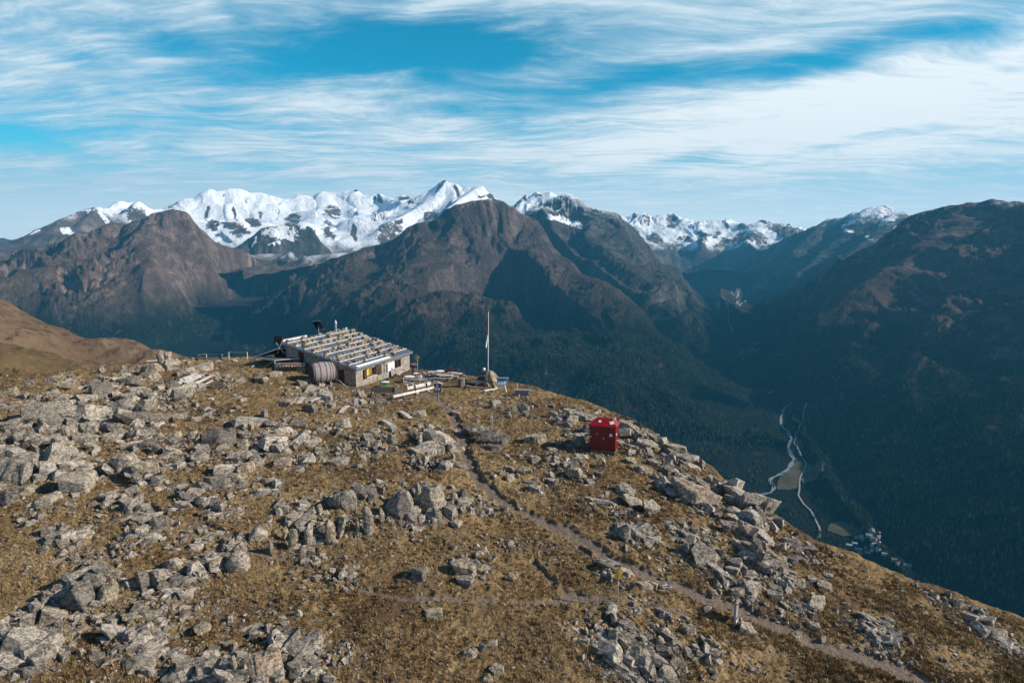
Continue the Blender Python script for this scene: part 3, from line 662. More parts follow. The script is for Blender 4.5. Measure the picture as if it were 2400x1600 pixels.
hill('brown_hill', tab([(-1500, 640), (-800, 700), (-420, 760), (-200, 830), (0, 890), (60, 922), (200, 1000), (300, 1058), (420, 1080), (500, 1120), (600, 1172), (720, 1190), (820, 1195), (870, 1214), (940, 1214), (1010, 1245), (1080, 1234), (1150, 1252), (1260, 1300), (1400, 1420), (1700, 1700)]), 900, 780, 150, 5, hm1, 'brown turf hillside running down behind the left ridge')
hill('middle_hill', tab([(-1500, 820), (-800, 860), (-420, 900), (-150, 1000), (0, 1062), (120, 1100), (250, 1150), (350, 1220), (450, 1290), (560, 1345), (680, 1392), (800, 1460), (1200, 1720)]), 430, 405, 90, 6, hm1, 'brown hill carrying a small lift pylon at the left edge')
hill('green_hill', tab([(-1500, 1000), (-800, 1020), (-420, 1060), (-150, 1160), (0, 1210), (150, 1262), (230, 1290), (300, 1332), (380, 1370), (440, 1412), (520, 1470), (800, 1720)]), 260, 250, 60, 7, hm2, 'rounded olive brown hill with a row of avalanche fences at the left edge')
# ================================================================== ROCKS
from mathutils import noise as mnoise
def hull_bm(rng, kind, detail=0):
    """an angular block: a box whose corners and edges are split off along random planes"""
    bm = bmesh.new(); bmesh.ops.create_cube(bm, size=2.0)
    dims = {'b': (1, .85, .8), 's': (1.1, .9, .36), 'c': (.62, .6, 1.25), 'r': (1, .9, .78)}[kind]
    n = {'b': 9, 's': 8, 'c': 9, 'r': 18}[kind]
    for k in range(n):
        nrm = Vector((rng.gauss(0, 1), rng.gauss(0, 1), rng.gauss(0, .75)))
        if kind == 's': nrm.z *= .45
        if k < 3 and kind != 'r': nrm = Vector((rng.gauss(0, .35), rng.gauss(0, .35), 1)) if k == 0 else Vector((rng.choice((-1, 1)), rng.gauss(0, .4), rng.gauss(0, .3)))
        nrm.normalize()
        dist = rng.uniform(.70, 1.08) * {'b': 1, 's': .98, 'c': .95, 'r': .92}[kind]
        res = bmesh.ops.bisect_plane(bm, geom=bm.verts[:] + bm.edges[:] + bm.faces[:], plane_co=nrm * dist, plane_no=nrm, clear_outer=True)
        ed = [g for g in res['geom_cut'] if isinstance(g, bmesh.types.BMEdge)]
        if ed: bmesh.ops.edgeloop_fill(bm, edges=ed)
    bmesh.ops.remove_doubles(bm, verts=bm.verts, dist=.03)
    for v in bm.verts: v.co = Vector((v.co.x * dims[0], v.co.y * dims[1], v.co.z * dims[2]))
    if detail:
        try: bmesh.ops.bevel(bm, geom=bm.edges[:], offset=.05 if kind != 'r' else .10, segments=1, profile=.6, affect='EDGES')
        except Exception: pass
        bmesh.ops.triangulate(bm, faces=bm.faces[:])
        for it in range(detail):
            ln = sorted(e.calc_length() for e in bm.edges); cutl = .20 if it else .34
            ee = [e for e in bm.edges if e.calc_length() > cutl]
            if ee: bmesh.ops.subdivide_edges(bm, edges=ee, cuts=1, use_grid_fill=False)
            bmesh.ops.triangulate(bm, faces=[f for f in bm.faces if len(f.verts) > 3])
        off = Vector((rng.uniform(-50, 50), rng.uniform(-50, 50), rng.uniform(-50, 50)))
        bm.normal_update()
        # a few joints split the block
        joints = [(Vector((rng.gauss(0, 1), rng.gauss(0, 1), rng.gauss(0, .5))).normalized(), rng.uniform(-.45, .45)) for _ in range(2)]
        mv = []
        for v in bm.verts:
            d = mnoise.fractal(v.co * 1.7 + off, 1.0, 2.0, 4) * .055
            for nrm, dd in joints:
                q = abs(v.co.dot(nrm) - dd + .05 * mnoise.noise(v.co * 3 + off))
                if q < .05: d -= .055 * (1 - q / .05)
            mv.append(v.normal * d)
        for v, d in zip(bm.verts, mv): v.co += d
    bmesh.ops.triangulate(bm, faces=[f for f in bm.faces if len(f.verts) > 3])
    return bm
def rock_material(name, gain=1.0):
    m, t, b = material(name, 0.9, spec=0.15)
    geo = t.new('ShaderNodeNewGeometry'); pos = geo.outputs['Position']
    tint = t.new('ShaderNodeObjectInfo').outputs['Color']
    tone = t.attr('tone')['Fac']
    n1 = t.noise(pos, 1.1, 6, .65); n2 = t.noise(pos, 4.5, 7, .7); n3 = t.noise(pos, 19, 4, .7)
    lay = t.noise(t.map(pos, rot=(R(25), R(20), R(30)), sc=(1, 1, 7)), 1.6, 5, .65, .6)
    c = t.mix(t.sstep(n2, .36, .64), (0.185 * gain, 0.158 * gain, 0.134 * gain), (0.52 * gain, 0.45 * gain, 0.38 * gain))
    c = t.mix(t.sstep(lay, .50, .64, 0, .6), c, (0.085, 0.074, 0.066))
    c = t.mix(t.sstep(n1, .54, .68, 0, .6), c, (0.54 * gain, 0.47 * gain, 0.395 * gain))
    lich = t.sstep(t.add(t.mul(n1, -.6), t.add(n2, t.mul(n3, .25))), .32, .44)
    c = t.mix(t.mul(lich, .35), c, (0.38, 0.36, 0.22))
    c = t.mix(t.sstep(n3, .54, .68, 0, .8), c, (0.050, 0.044, 0.040))
    wn = t.new('ShaderNodeTexNoise'); t.put(wn.inputs['Vector'], pos); wn.inputs['Scale'].default_value = 1.4; wn.inputs['Detail'].default_value = 5
    wm = t.new('ShaderNodeVectorMath', operation='MULTIPLY_ADD'); t.put(wm.inputs[0], wn.outputs['Color']); wm.inputs[1].default_value = (1.3, 1.3, 1.3); t.put(wm.inputs[2], pos); wpos = wm.outputs[0]
    ck = t.voro(t.map(wpos, rot=(R(20), R(15), R(35)), sc=(.55, 1.5, 1.1)), 1.1, 'DISTANCE_TO_EDGE')
    c = t.mix(t.sstep(ck, .020, .003, 0, .6), c, (0.03, 0.026, 0.024))
    c = t.mix(1.0, c, tint, 'MULTIPLY')
    vv = t.new('ShaderNodeHueSaturation'); t.put(vv.inputs['Color'], c); t.put(vv.inputs['Value'], t.add(t.mul(tone, .75), .62)); c = vv.outputs[0]
    t.put(b.inputs['Base Color'], c)
    crack = ck
    h = t.add(t.mul(n2, .14), t.add(t.mul(n3, .05), t.mul(t.sstep(crack, .0, .035), .05)))
    h = t.add(h, t.mul(lay, .08))
    t.put(b.inputs['Normal'], t.bump(h, 1.0, 1.2))
    return m
m_rock = rock_material('lichened_gneiss')
PROTO = {}
rng = random.Random(7)
for kind in 'bscr':
    PROTO[kind] = []
    for i in range(8):
        bm = hull_bm(rng, kind, 3)
        me = bpy.data.meshes.new('boulder'); bm.to_mesh(me); bm.free(); me.materials.append(m_rock)
        a = me.attributes.new('tone', 'FLOAT', 'POINT'); a.data.foreach_set('value', np.full(len(me.vertices), .5, np.float32))
        PROTO[kind].append(me)

# traced boulders: view origin, view scale, then x y w h kind in that view
VIEWS = [((0, 840), 3.794, """150 990 310 220 s;330 880 260 150 s;500 1050 120 110 r;640 1100 270 240 b;800 1030 130 170 b;450 1230 170 140 b;230 1180 180 100 r;80 1230 150 170 b;1960 690 240 210 b;1780 800 130 100 b;1800 880 110 80 b;1720 900 60 70 b;1100 920 220 150 s;1290 960 170 110 s;1280 770 200 90 s;1390 810 100 90 b;1500 740 120 60 s;1700 680 80 50 s;1540 680 110 40 s;1380 690 120 50 s;1190 660 120 60 s;1150 990 70 80 b;940 960 90 70 b;2180 880 200 100 s;2150 820 100 80 b;2260 900 80 100 b;2230 590 80 110 c;2060 1060 200 110 b;1960 1070 120 90 b;2160 1090 60 60 b;1740 1170 150 120 b;1560 1150 140 60 s;1600 1210 120 100 b;1930 1300 160 110 b;1780 1270 120 80 b;1270 1330 130 70 r;650 1310 90 60 s;
1340 90 190 80 s;1480 85 90 60 b;1660 110 130 70 b;1800 75 150 110 b;1140 200 160 90 s;1340 170 130 60 s;1390 260 110 90 b;1500 230 140 90 b;1590 360 110 70 b;1230 280 140 60 s;1130 340 140 90 s;1220 340 70 60 b;1000 400 150 80 s;1050 430 200 80 s;1260 450 220 100 s;1190 530 110 50 s;1390 430 80 60 b;1370 310 60 50 r;1330 290 60 50 r;580 240 190 80 s;700 260 60 40 b;460 190 130 40 s;80 310 150 90 s;200 330 120 60 b;30 320 60 50 b;250 210 100 30 s;480 285 60 50 b;600 370 160 110 s;420 440 140 60 s;700 540 100 120 s;620 640 160 120 s;480 660 120 80 s;800 620 130 110 s;970 610 140 90 s;970 690 90 70 b;810 770 110 90 b;520 740 150 100 s;590 820 110 70 s;230 760 180 80 s;130 830 80 70 b;210 610 140 60 s;110 700 150 60 s;300 540 180 50 s;90 570 150 50 s;250 480 80 60 s;150 520 120 50 s;560 560 140 50 s;640 430 110 60 s;740 360 60 50 b"""),
 ((560, 860), 3.92, """650 380 140 100 b;230 430 90 90 r;430 330 120 60 s;110 540 80 120 c;550 540 130 60 b;960 505 120 110 b;870 535 50 50 b;720 570 70 55 r;1250 585 100 70 r;1660 420 110 65 b;1990 420 90 65 b;1660 540 80 60 r;1600 570 80 50 s;1750 560 70 40 s;1410 620 90 80 b;330 670 100 60 b;420 690 80 50 b;990 735 60 70 b;910 760 60 55 b;905 710 60 40 b;1270 710 90 70 b;1330 740 70 60 b;1420 750 80 70 b;1180 700 50 60 b;1660 700 70 150 c;1840 750 90 100 b;1970 725 90 70 b;2040 750 70 50 b;910 860 140 90 b;780 855 50 70 c;1100 910 70 50 b;400 780 120 60 s;420 860 180 90 b;530 840 40 80 c;550 950 90 60 r;370 1060 110 80 b;300 1030 60 60 b;220 1040 60 60 b;70 910 140 110 b;140 840 100 110 b;50 700 110 100 b;45 610 100 70 b;680 850 60 40 b;740 790 70 45 b;1970 870 50 60 b;1460 850 50 35 b;680 250 80 60 b;620 190 80 60 b;700 190 60 60 b;570 150 100 80 b;650 130 100 60 b;780 240 40 70 c;850 340 90 50 r;880 250 40 40 b;1110 250 90 70 b;1110 310 90 50 b;200 110 150 80 b;330 60 100 60 b;410 50 50 40 b;250 50 50 40 b;930 330 60 30 b"""),
 ((600, 1000), 2.614, """525 450 150 130 b;450 650 100 170 c;690 590 78 200 c;622 600 44 130 c;320 670 72 150 c;226 710 62 160 c;180 660 50 90 c;90 750 50 90 c;880 470 140 190 b;1090 440 130 190 b;1000 430 90 170 c;710 430 70 60 b;770 390 45 60 b;230 560 80 75 b;390 510 50 80 c;525 620 60 160 c;770 560 50 110 c;1100 540 80 70 b;1180 520 70 90 b;1280 460 90 40 s;1220 590 70 50 b;290 470 70 50 b;170 510 50 50 b;500 210 100 60 b;410 205 40 50 b;835 70 50 80 b;1270 855 160 100 b;1380 870 60 60 b;1280 935 120 50 b;1370 775 60 40 b;990 890 90 80 b;1390 1350 50 60 b;1320 1385 70 60 s;1445 1330 60 40 b;1470 1490 90 50 b;1410 1540 60 60 b;260 1140 50 60 r;1080 1140 110 60 b;70 1430 140 130 s;130 1520 110 80 b;240 1510 80 80 r;365 1500 90 60 r;450 1555 90 50 b;290 1440 50 40 b;330 1555 80 50 b"""),
 ((0, 850), 2.091, """1165 975 130 115 r;1060 980 60 60 b;385 1150 120 160 s;520 1140 140 90 r;700 1050 80 120 b;780 1045 110 120 b;840 980 80 80 b;640 1090 50 70 b;595 1100 40 50 b;240 1240 110 90 b;135 1250 70 80 b;1280 1480 180 140 s;1360 1540 60 60 b;1440 1530 60 60 b;1150 1490 50 120 c;1000 1500 110 70 b;880 1530 120 60 s;225 1370 90 100 b;190 1460 60 90 b;390 1410 45 50 b;1000 1300 70 50 s;905 1160 90 50 s;1260 840 70 60 s;900 1130 80 60 b;310 1440 50 60 b;240 1130 60 60 b;290 1130 60 50 b"""),
 ((1050, 880), 3.336, """60 295 80 50 b;600 250 80 70 b;820 300 60 70 b;860 350 60 60 b;970 350 90 60 b;960 310 60 70 c;690 490 140 80 s;680 655 90 60 b;570 745 60 70 b;610 740 90 50 b;485 800 70 60 b;670 885 90 55 b;650 840 90 40 s;320 760 50 50 r;980 760 120 100 b;960 550 80 50 b;870 530 70 50 b;1060 470 70 60 b;820 580 70 40 s;1050 630 90 40 s;1120 830 60 50 b;1220 690 60 80 c;1170 770 60 60 b;310 480 160 130 b;400 510 120 100 b;250 440 130 90 s;190 420 130 70 s;350 560 130 50 s;1430 450 120 80 b;1560 540 150 80 s;1640 580 120 50 s;1780 570 170 110 b;1880 650 160 60 s;1900 710 190 50 s;1980 690 55 110 b;1430 660 90 60 b;1940 910 260 110 s;1820 800 80 60 s;1870 940 70 60 b;1600 680 90 60 b;1540 740 90 50 s;1450 710 80 40 s;1720 690 70 60 b;1620 800 60 60 b;1760 880 70 50 b;1350 440 60 60 b;1390 900 120 60 s;1450 980 170 70 s;1600 1030 130 80 s;2200 1180 110 120 b;2230 1110 80 70 b"""),
 ((1400, 1180), 3.36, """1200 220 125 120 b;1060 170 110 120 b;1320 340 60 100 c;1250 310 60 70 b;1530 440 90 50 s;1440 440 100 60 s;1200 550 110 60 b;1220 660 180 130 b;1110 700 90 60 s;1600 620 90 80 b;1690 600 70 60 s;1720 780 140 130 b;1790 650 120 50 s;1820 570 60 30 s;1500 690 70 60 b;1400 720 100 70 b;1200 750 70 70 b;720 985 90 70 b;370 650 110 80 b;440 640 60 60 b;210 540 100 60 s;870 820 80 60 b;910 720 50 60 b;1570 1040 90 50 s;1190 990 130 70 s;870 1080 70 50 b;130 1030 90 100 r;500 1090 90 110 r;350 1060 70 80 b;310 1180 120 160 b;420 1170 90 110 b;550 1350 190 140 r;390 1330 60 160 c;450 1250 90 80 b;600 1260 70 110 b;240 1220 50 70 b;190 1300 70 50 b;280 1370 70 70 b;65 1340 80 40 s;770 1140 60 60 b;920 1310 70 60 b;920 1370 50 50 b;1225 1310 50 70 b;1700 960 90 70 b;1440 940 50 30 s;1290 865 60 25 s;1780 1060 50 40 b""")]
LAND = [(440, 900, 'the pile of pale boards'), (757, 885, 'the big barrel'), (1385, 1030, 'the red cabin'), (1448, 1370, 'the yellow trail sign'), (1728, 1440, 'the wooden notice board'),
        (1155, 890, 'the flagpole'), (1024, 930, 'the small menu board'), (1150, 1030, 'the sunken path bend'), (800, 1215, 'the row of rock pillars'), (557, 1316, 'the lone big boulder'),
        (1606, 1350, 'the lower trail'), (516, 1024, 'the great square block'), (60, 1100, 'the left picture edge'), (1623, 1085, 'the jutting skyline slabs'), (1760, 1250, 'the steep scree edge'),
        (1560, 1560, 'the bottom knoll'), (612, 1560, 'the bottom slab'), (185, 1400, 'the tilted foreground slab'), (1090, 1340, 'the split square rock'), (909, 996, 'the curved grey shingle'),
        (177, 1127, 'the white tipped rock'), (330, 970, 'the long slab field'), (1300, 1120, 'the rubble inside the path bend'), (190, 870, 'the far left skyline'), (1556, 1372, 'the painted marker rock')]
SHN = {'b': 'angular block', 's': 'flat slab', 'c': 'upright pillar rock', 'r': 'rounded boulder'}
TONES = [('pale', (1.18, 1.14, 1.08)), ('grey', (.92, .92, .92)), ('yellow lichened', (1.04, 1.0, .86)), ('rust tinged', (1.08, .96, .86)), ('dark grey', (.60, .60, .62))]
rocks = []
for org, sc, txt in VIEWS:
    for item in txt.replace('\n', '').split(';'):
        x, y, w_, h_, k = item.split(); rocks.append((org[0] + float(x) / sc, org[1] + float(y) / sc, float(w_) / sc, float(h_) / sc, k))
rr = random.Random(11)
# no more than 300 boulders stand as things of their own
keep = []
for r_ in sorted(rocks, key=lambda r: -r[2] * r[3]):
    if all(math.hypot(r_[0] - q[0], r_[1] - q[1]) > .22 * (r_[2] + q[2]) for q in keep): keep.append(r_)
rocks = keep[:296]
BASE = hit([r[0] for r in rocks], [r[1] + .36 * r[3] for r in rocks])
used_lab = {}
big_of = {}
for (px, py, w_, h_, k) in rocks:
    L = min(LAND, key=lambda l: math.hypot(l[0] - px, (l[1] - py) * 1.3))[2]
    big_of[L] = max(big_of.get(L, 0), w_ * h_)
for (px, py, w_, h_, k), P in zip(rocks, BASE):
    s = float(mpp(P)[0]); W = w_ * s * .56; H = h_ * s * .56
    zd = {'b': .80, 's': .36, 'c': 1.25, 'r': .78}[k]
    dep = W * rr.uniform(.75, 1.05)
    if k == 's': H = max(H, .25 * W)
    dark = (1140 < px < 1190 and 1000 < py < 1060) or (1470 < px < 1500 and 1000 < py < 1030) or rr.random() < .10
    tn, tc = TONES[4] if dark else TONES[rr.choices((0, 1, 2, 3), (5, 4, 3, 1))[0]]
    o = bpy.data.objects.new('boulder', rr.choice(PROTO[k])); COL.objects.link(o)
    o.scale = (W, dep, H / zd)
    o.color = (*tc, 1)
    tilt = (rr.gauss(0, 6), rr.gauss(-14 if (k == 's' and px < 700) else (14 if k == 's' and px > 1450 else 0), 8), rr.uniform(-35, 35) if k != 's' else rr.uniform(-20, 30))
    o.rotation_euler = [R(a) for a in tilt]
    lift = H * (.17 if k == 'b' and px < 640 else .55 if k == 'c' else .36 if 640 < px < 1070 and 1110 < py < 1300 else .26)
    o.location = (P[0], P[1] + dep * .25, P[2] + lift)
    lx, ly, L = min(LAND, key=lambda l: math.hypot(l[0] - px, (l[1] - py) * 1.3))
    ddx, ddy = px - lx, py - ly; dd = math.hypot(ddx, ddy)
    where = 'at' if dd < 28 else ('close beside' if dd < 55 else ('left of' if ddx < 0 else 'right of') if abs(ddx) > 1.2 * abs(ddy) else ('behind' if ddy < 0 else 'in front of') if abs(ddy) > 1.2 * abs(ddx) else ('behind and left of' if ddx < 0 else 'behind and right of') if ddy < 0 else ('in front and left of' if ddx < 0 else 'in front and right of'))
    size = 'largest' if w_ * h_ == big_of[L] else 'big' if W > 1.0 else 'medium' if W > .55 else 'small'
    o['label'] = f'{size} {tn} {SHN[k]} {where} {L}'
    o['category'] = 'boulder'; o['group'] = 'boulders on the rocky summit shoulder'
    used_lab.setdefault(o['label'], []).append(o)
far_word = lambda o: 'farther up the slope' 
for lab, os_ in used_lab.items():
    if len(os_) == 2:
        a, b_ = sorted(os_, key=lambda o: o.scale.x)
        if b_.scale.x > 1.12 * a.scale.x: a['label'] = lab + ', smaller of two'; b_['label'] = lab + ', larger of two'
        else:
            a, b_ = sorted(os_, key=lambda o: o.location.y); a['label'] = lab + ', lower of two'; b_['label'] = lab + ', upper of two'
    elif len(os_) > 2:
        os_ = sorted(os_, key=lambda o: o.location.x)
        os_[0]['label'] = lab + ', leftmost'; os_[-1]['label'] = lab + ', rightmost'
        for o in os_[1:-1]: o['label'] = lab + ', in the middle'

# ---- loose rubble: far more stones than anyone could count
def hull_np(rng, kind):
    bm = hull_bm(rng, kind, 0); bm.verts.ensure_lookup_table()
    V = np.array([v.co[:] for v in bm.verts]); F = np.array([[v.index for v in f.verts] for f in bm.faces]); bm.free()
    return V, F
HP = [hull_np(rng, rng.choice('bbsscr')) for _ in range(26)]
def rot_mats(g, n, tilt, a=None):
    a = g.uniform(0, 2 * np.pi, n) if a is None else a; tx = g.normal(0, tilt, n); ty = g.normal(0, tilt, n)
    ca, sa = np.cos(a), np.sin(a); cx, sx = np.cos(tx), np.sin(tx); cy, sy = np.cos(ty), np.sin(ty); o_, z_ = np.ones(n), np.zeros(n)
    Rz = np.stack([ca, -sa, z_, sa, ca, z_, z_, z_, o_], -1).reshape(n, 3, 3)
    Rx = np.stack([o_, z_, z_, z_, cx, -sx, z_, sx, cx], -1).reshape(n, 3, 3)
    Ry = np.stack([cy, z_, sy, z_, o_, z_, -sy, z_, cy], -1).reshape(n, 3, 3)
    return Rx @ Ry @ Rz
def scatter_rocks(name, P, size, g, protos, mat, tilt, sink, label, cat, parent=None, ang=None, lon=None):
    n = len(P); idx = g.integers(0, len(protos), n); RV, RF, TN = [], [], []; off = 0
    M = rot_mats(g, n, tilt, ang); sc3 = size[:, None] * g.uniform(.7, 1.25, (n, 3)); sc3[:, 0] *= 1 if lon is None else lon; tone = g.uniform(0, 1, n)
    for k, (V, F) in enumerate(protos):
        sel = np.where(idx == k)[0]
        if not len(sel): continue
        vv = np.einsum('nij,nvj->nvi', M[sel], V[None] * sc3[sel][:, None, :]) + P[sel][:, None, :]
        vv[:, :, 2] += (size[sel] * sink)[:, None]
        RV.append(vv.reshape(-1, 3)); RF.append((F[None] + (off + np.arange(len(sel)) * len(V))[:, None, None]).reshape(-1, 3)); TN.append(np.repeat(tone[sel], len(V)))
        off += len(sel) * len(V)
    me = mesh_np(name, np.concatenate(RV), np.concatenate(RF), 3, mat, False, {'tone': np.concatenate(TN)})
    return link(name, me, parent, kind='stuff', label=label, category=cat)
g = np.random.default_rng(3)
def sky_y(px): return np.interp(px, EDGE[:, 0], EDGE[:, 1])
def sample(n):
    px = g.uniform(-140, 2540, n); u = g.uniform(0, 1, n); top = sky_y(px); py = top + (1720 - top) * u
    P = hit(px, py)
    return px, py, P
def hut_clear(P, pad=.3):
    u, v = hut_uv(P[:, 0], P[:, 1]); return ~((u > -pad) & (u < HL + pad + 4) & (v > -2.5) & (v < HW + pad)) 
px, py, P = sample(150000)
rk = fmask(P[:, 0], P[:, 1], FRK); pm = fmask(P[:, 0], P[:, 1], FPM)
clump = vnoise(P[:, 0] * .55, P[:, 1] * .55, 91) + .6 * vnoise(P[:, 0] * 1.7, P[:, 1] * 1.7, 92)
prob = np.clip(rk * .82 * np.clip(1.0 + .9 * clump, 0, 2) + .05 + .10 * np.clip(clump, 0, 1), 0, 1) * (1 - .9 * pm)
kp = (g.uniform(0, 1, len(P)) < prob) & hut_clear(P)
P = P[kp]; rk = rk[kp]
size = np.minimum(.035 * (1 - g.uniform(0, 1, len(P))) ** -.62, .16 + .56 * np.clip(rk, 0, 1)) * (.75 + .65 * np.clip(rk, 0, 1))
size *= np.clip(mpp(P) / .030, .8, 1.35)
print('rubble', len(P))
px, py, _d = project(P)
ang = np.where(px < 760, R(35) + g.normal(0, .35, len(P)), np.where(px > 1350, R(-50) + g.normal(0, .5, len(P)), g.uniform(0, 6.28, len(P))))
lon = np.where((px < 760) | (px > 1350), g.uniform(1.1, 1.9, len(P)), 1.0)
scatter_rocks('rubble', P, size, g, HP, m_rock, .30, -.12, 'loose angular rubble and small stones strewn over the turf', 'rubble', None, ang, lon)
# ================================================================== DRY GRASS TUFTS
m_grass, t, b = material('dry_grass', 0.85, spec=0.1)
tone = t.attr('tone')['Fac']
pos = t.new('ShaderNodeNewGeometry').outputs['Position']
c = t.ramp(tone, [(0.0, (0.115, 0.064, 0.030)), (0.35, (0.245, 0.162, 0.075)), (0.7, (0.42, 0.295, 0.15)), (0.86, (0.42, 0.31, 0.165)), (1.0, (0.13, 0.115, 0.045))])
t.put(b.inputs['Base Color'], c)
def tuft(g, nb):
    V, F = [], []
    for i in range(nb):
        a = g.uniform(0, 6.283); r = g.uniform(.05, .55); lean = g.uniform(.15, 1.0); hgt = g.uniform(.45, 1.0)
        bx, by = r * math.cos(a), r * math.sin(a); tx, ty = bx + lean * .7 * math.cos(a), by + lean * .7 * math.sin(a)
        wd = g.uniform(.07, .15); ca, sa = -math.sin(a + g.normal(0, .5)), math.cos(a + g.normal(0, .5))
        k = len(V); V += [(bx - ca * wd, by - sa * wd, -.15), (bx + ca * wd, by + sa * wd, -.15), (tx, ty, hgt)]; F.append((k, k + 1, k + 2))
    return np.array(V), np.array(F)
TP = [tuft(g, 11) for _ in range(12)]
px, py, P = sample(95000)
rk = fmask(P[:, 0], P[:, 1], FRK); pm = fmask(P[:, 0], P[:, 1], FPM)
gn = vnoise(P[:, 0] * .4, P[:, 1] * .4, 55) + .6 * vnoise(P[:, 0] * 1.3, P[:, 1] * 1.3, 56)
prob = np.clip(.50 + 1.0 * gn, .04, 1) * np.clip(1.1 - .95 * rk, .08, 1) * np.clip(1 - 1.6 * pm, 0, 1)
kp = (g.uniform(0, 1, len(P)) < prob) & hut_clear(P)
P = P[kp]; n = len(P)
size = g.uniform(.10, .22, n) * np.clip(mpp(P) / .028, .9, 1.3)
idx = g.integers(0, len(TP), n); ang = g.uniform(0, 6.283, n); tn = np.clip(.42 + .40 * vnoise(P[:, 0] * .16, P[:, 1] * .16, 57) + .18 * vnoise(P[:, 0] * .7, P[:, 1] * .7, 58) + g.normal(0, .22, n), 0, .9)
tn = np.where(g.uniform(0, 1, n) < .05 + .12 * np.clip(vnoise(P[:, 0] * .12, P[:, 1] * .12, 59), 0, 1), 1.0, tn)
GV, GF, GT = [], [], []; off = 0
for k, (V, F) in enumerate(TP):
    s_ = np.where(idx == k)[0]; ca, sa = np.cos(ang[s_])[:, None], np.sin(ang[s_])[:, None]
    vx = (V[None, :, 0] * ca - V[None, :, 1] * sa) * size[s_][:, None] + P[s_, 0][:, None]; vy = (V[None, :, 0] * sa + V[None, :, 1] * ca) * size[s_][:, None] + P[s_, 1][:, None]
    vz = V[None, :, 2] * size[s_][:, None] * 1.0 + P[s_, 2][:, None]
    GV.append(np.stack([vx, vy, vz], -1).reshape(-1, 3)); GF.append((F[None] + (off + np.arange(len(s_)) * len(V))[:, None, None]).reshape(-1, 3))
    GT.append(np.clip(np.repeat(tn[s_], len(V)) + g.normal(0, .06, len(s_) * len(V)), 0, 1)); off += len(s_) * len(V)
link('dry_grass', mesh_np('dry_grass', np.concatenate(GV), np.concatenate(GF), 3, m_grass, False, {'tone': np.concatenate(GT)}), kind='stuff', label='tufts of dry ochre alpine grass', category='grass')
print('tufts', n)
# ================================================================== THINGS
def bx(bm, c, s, rot=None):
    """box centred at c with full sizes s, optional 3x3 rotation"""
    vs = []
    for i in (-.5, .5):
        for j in (-.5, .5):
            for k in (-.5, .5):
                v = Vector((i * s[0], j * s[1], k * s[2]))
                if rot is not None: v = rot @ v
                vs.append(bm.verts.new(v + Vector(c)))
    for f in ((0, 1, 3, 2), (4, 6, 7, 5), (0, 4, 5, 1), (2, 3, 7, 6), (0, 2, 6, 4), (1, 5, 7, 3)): bm.faces.new([vs[i] for i in f])
def frame_of(d):
    d = Vector(d).normalized(); up = Vector((0, 0, 1)) if abs(d.z) < .95 else Vector((0, 1, 0))
    y = up.cross(d).normalized(); z = d.cross(y); return Matrix((d, y, z)).transposed()
def beam(bm, p, q, w_, h_):
    p, q = Vector(p), Vector(q); bx(bm, (p + q) / 2, ((q - p).length, w_, h_), frame_of(q - p))
def tube(bm, p, q, r, r2=None, seg=10, cap=True):
    p, q = Vector(p), Vector(q); F = frame_of(q - p); r2 = r if r2 is None else r2; A, B = [], []
    for i in range(seg):
        a = 2 * math.pi * i / seg; o = F @ Vector((0, math.cos(a), math.sin(a)))
        A.append(bm.verts.new(p + o * r)); B.append(bm.verts.new(q + o * r2))
    for i in range(seg): bm.faces.new((A[i], A[(i + 1) % seg], B[(i + 1) % seg], B[i]))
    if cap: bm.faces.new(A[::-1]); bm.faces.new(B)
def rope(bm, p, q, sag, r=.015, n=10):
    p, q = Vector(p), Vector(q); pts = [p.lerp(q, i / n) - Vector((0, 0, sag * 4 * (i / n) * (1 - i / n))) for i in range(n + 1)]
    for a, b_ in zip(pts, pts[1:]): tube(bm, a, b_, r, seg=5)
def lathe(bm, prof, seg=20, M=None, close=True):
    M = M or Matrix.Identity(4); rings = []
    for r, z in prof: rings.append([bm.verts.new(M @ Vector((r * math.cos(2 * math.pi * i / seg), r * math.sin(2 * math.pi * i / seg), z))) for i in range(seg)])
    for A, B in zip(rings, rings[1:]):
        for i in range(seg): bm.faces.new((A[i], A[(i + 1) % seg], B[(i + 1) % seg], B[i]))
    if close: bm.faces.new(rings[0][::-1]); bm.faces.new(rings[-1])
def prism(bm, poly, axis, a, b_):
    """polygon (2-D) pushed along axis 'x' or 'y' from a to b"""
    f = (lambda t_, p: Vector((t_, p[0], p[1]))) if axis == 'x' else (lambda t_, p: Vector((p[0], t_, p[1]))) if axis == 'y' else (lambda t_, p: Vector((p[0], p[1], t_)))
    A = [bm.verts.new(f(a, p)) for p in poly]; B = [bm.verts.new(f(b_, p)) for p in poly]; n = len(poly)
    bm.faces.new(A[::-1]); bm.faces.new(B)
    for i in range(n): bm.faces.new((A[i], A[(i + 1) % n], B[(i + 1) % n], B[i]))
def mk(name, build, mat, parent=None, bevel=0.0, smooth=False, **props):
    bm = bmesh.new(); build(bm)
    bmesh.ops.recalc_face_normals(bm, faces=bm.faces[:])
    if bevel: bmesh.ops.bevel(bm, geom=[e for e in bm.edges if len(e.link_faces) == 2 and e.calc_face_angle(0) > .6], offset=bevel, segments=1, profile=.6, affect='EDGES')
    me = bpy.data.meshes.new(name); bm.to_mesh(me); bm.free(); me.materials.append(mat)
    if smooth:
        for p in me.polygons: p.use_smooth = True
    return link(name, me, parent, **props)
def thing(name, label, cat, loc, rz=0.0, group=None):
    o = bpy.data.objects.new(name, None); COL.objects.link(o); o.location = loc; o.rotation_euler = (0, 0, rz); o.empty_display_size = .3
    o['label'] = label; o['category'] = cat
    if group: o['group'] = group
    return o
def tag(o, label, cat, group=None):
    o['label'] = label; o['category'] = cat
    if group: o['group'] = group
    return o
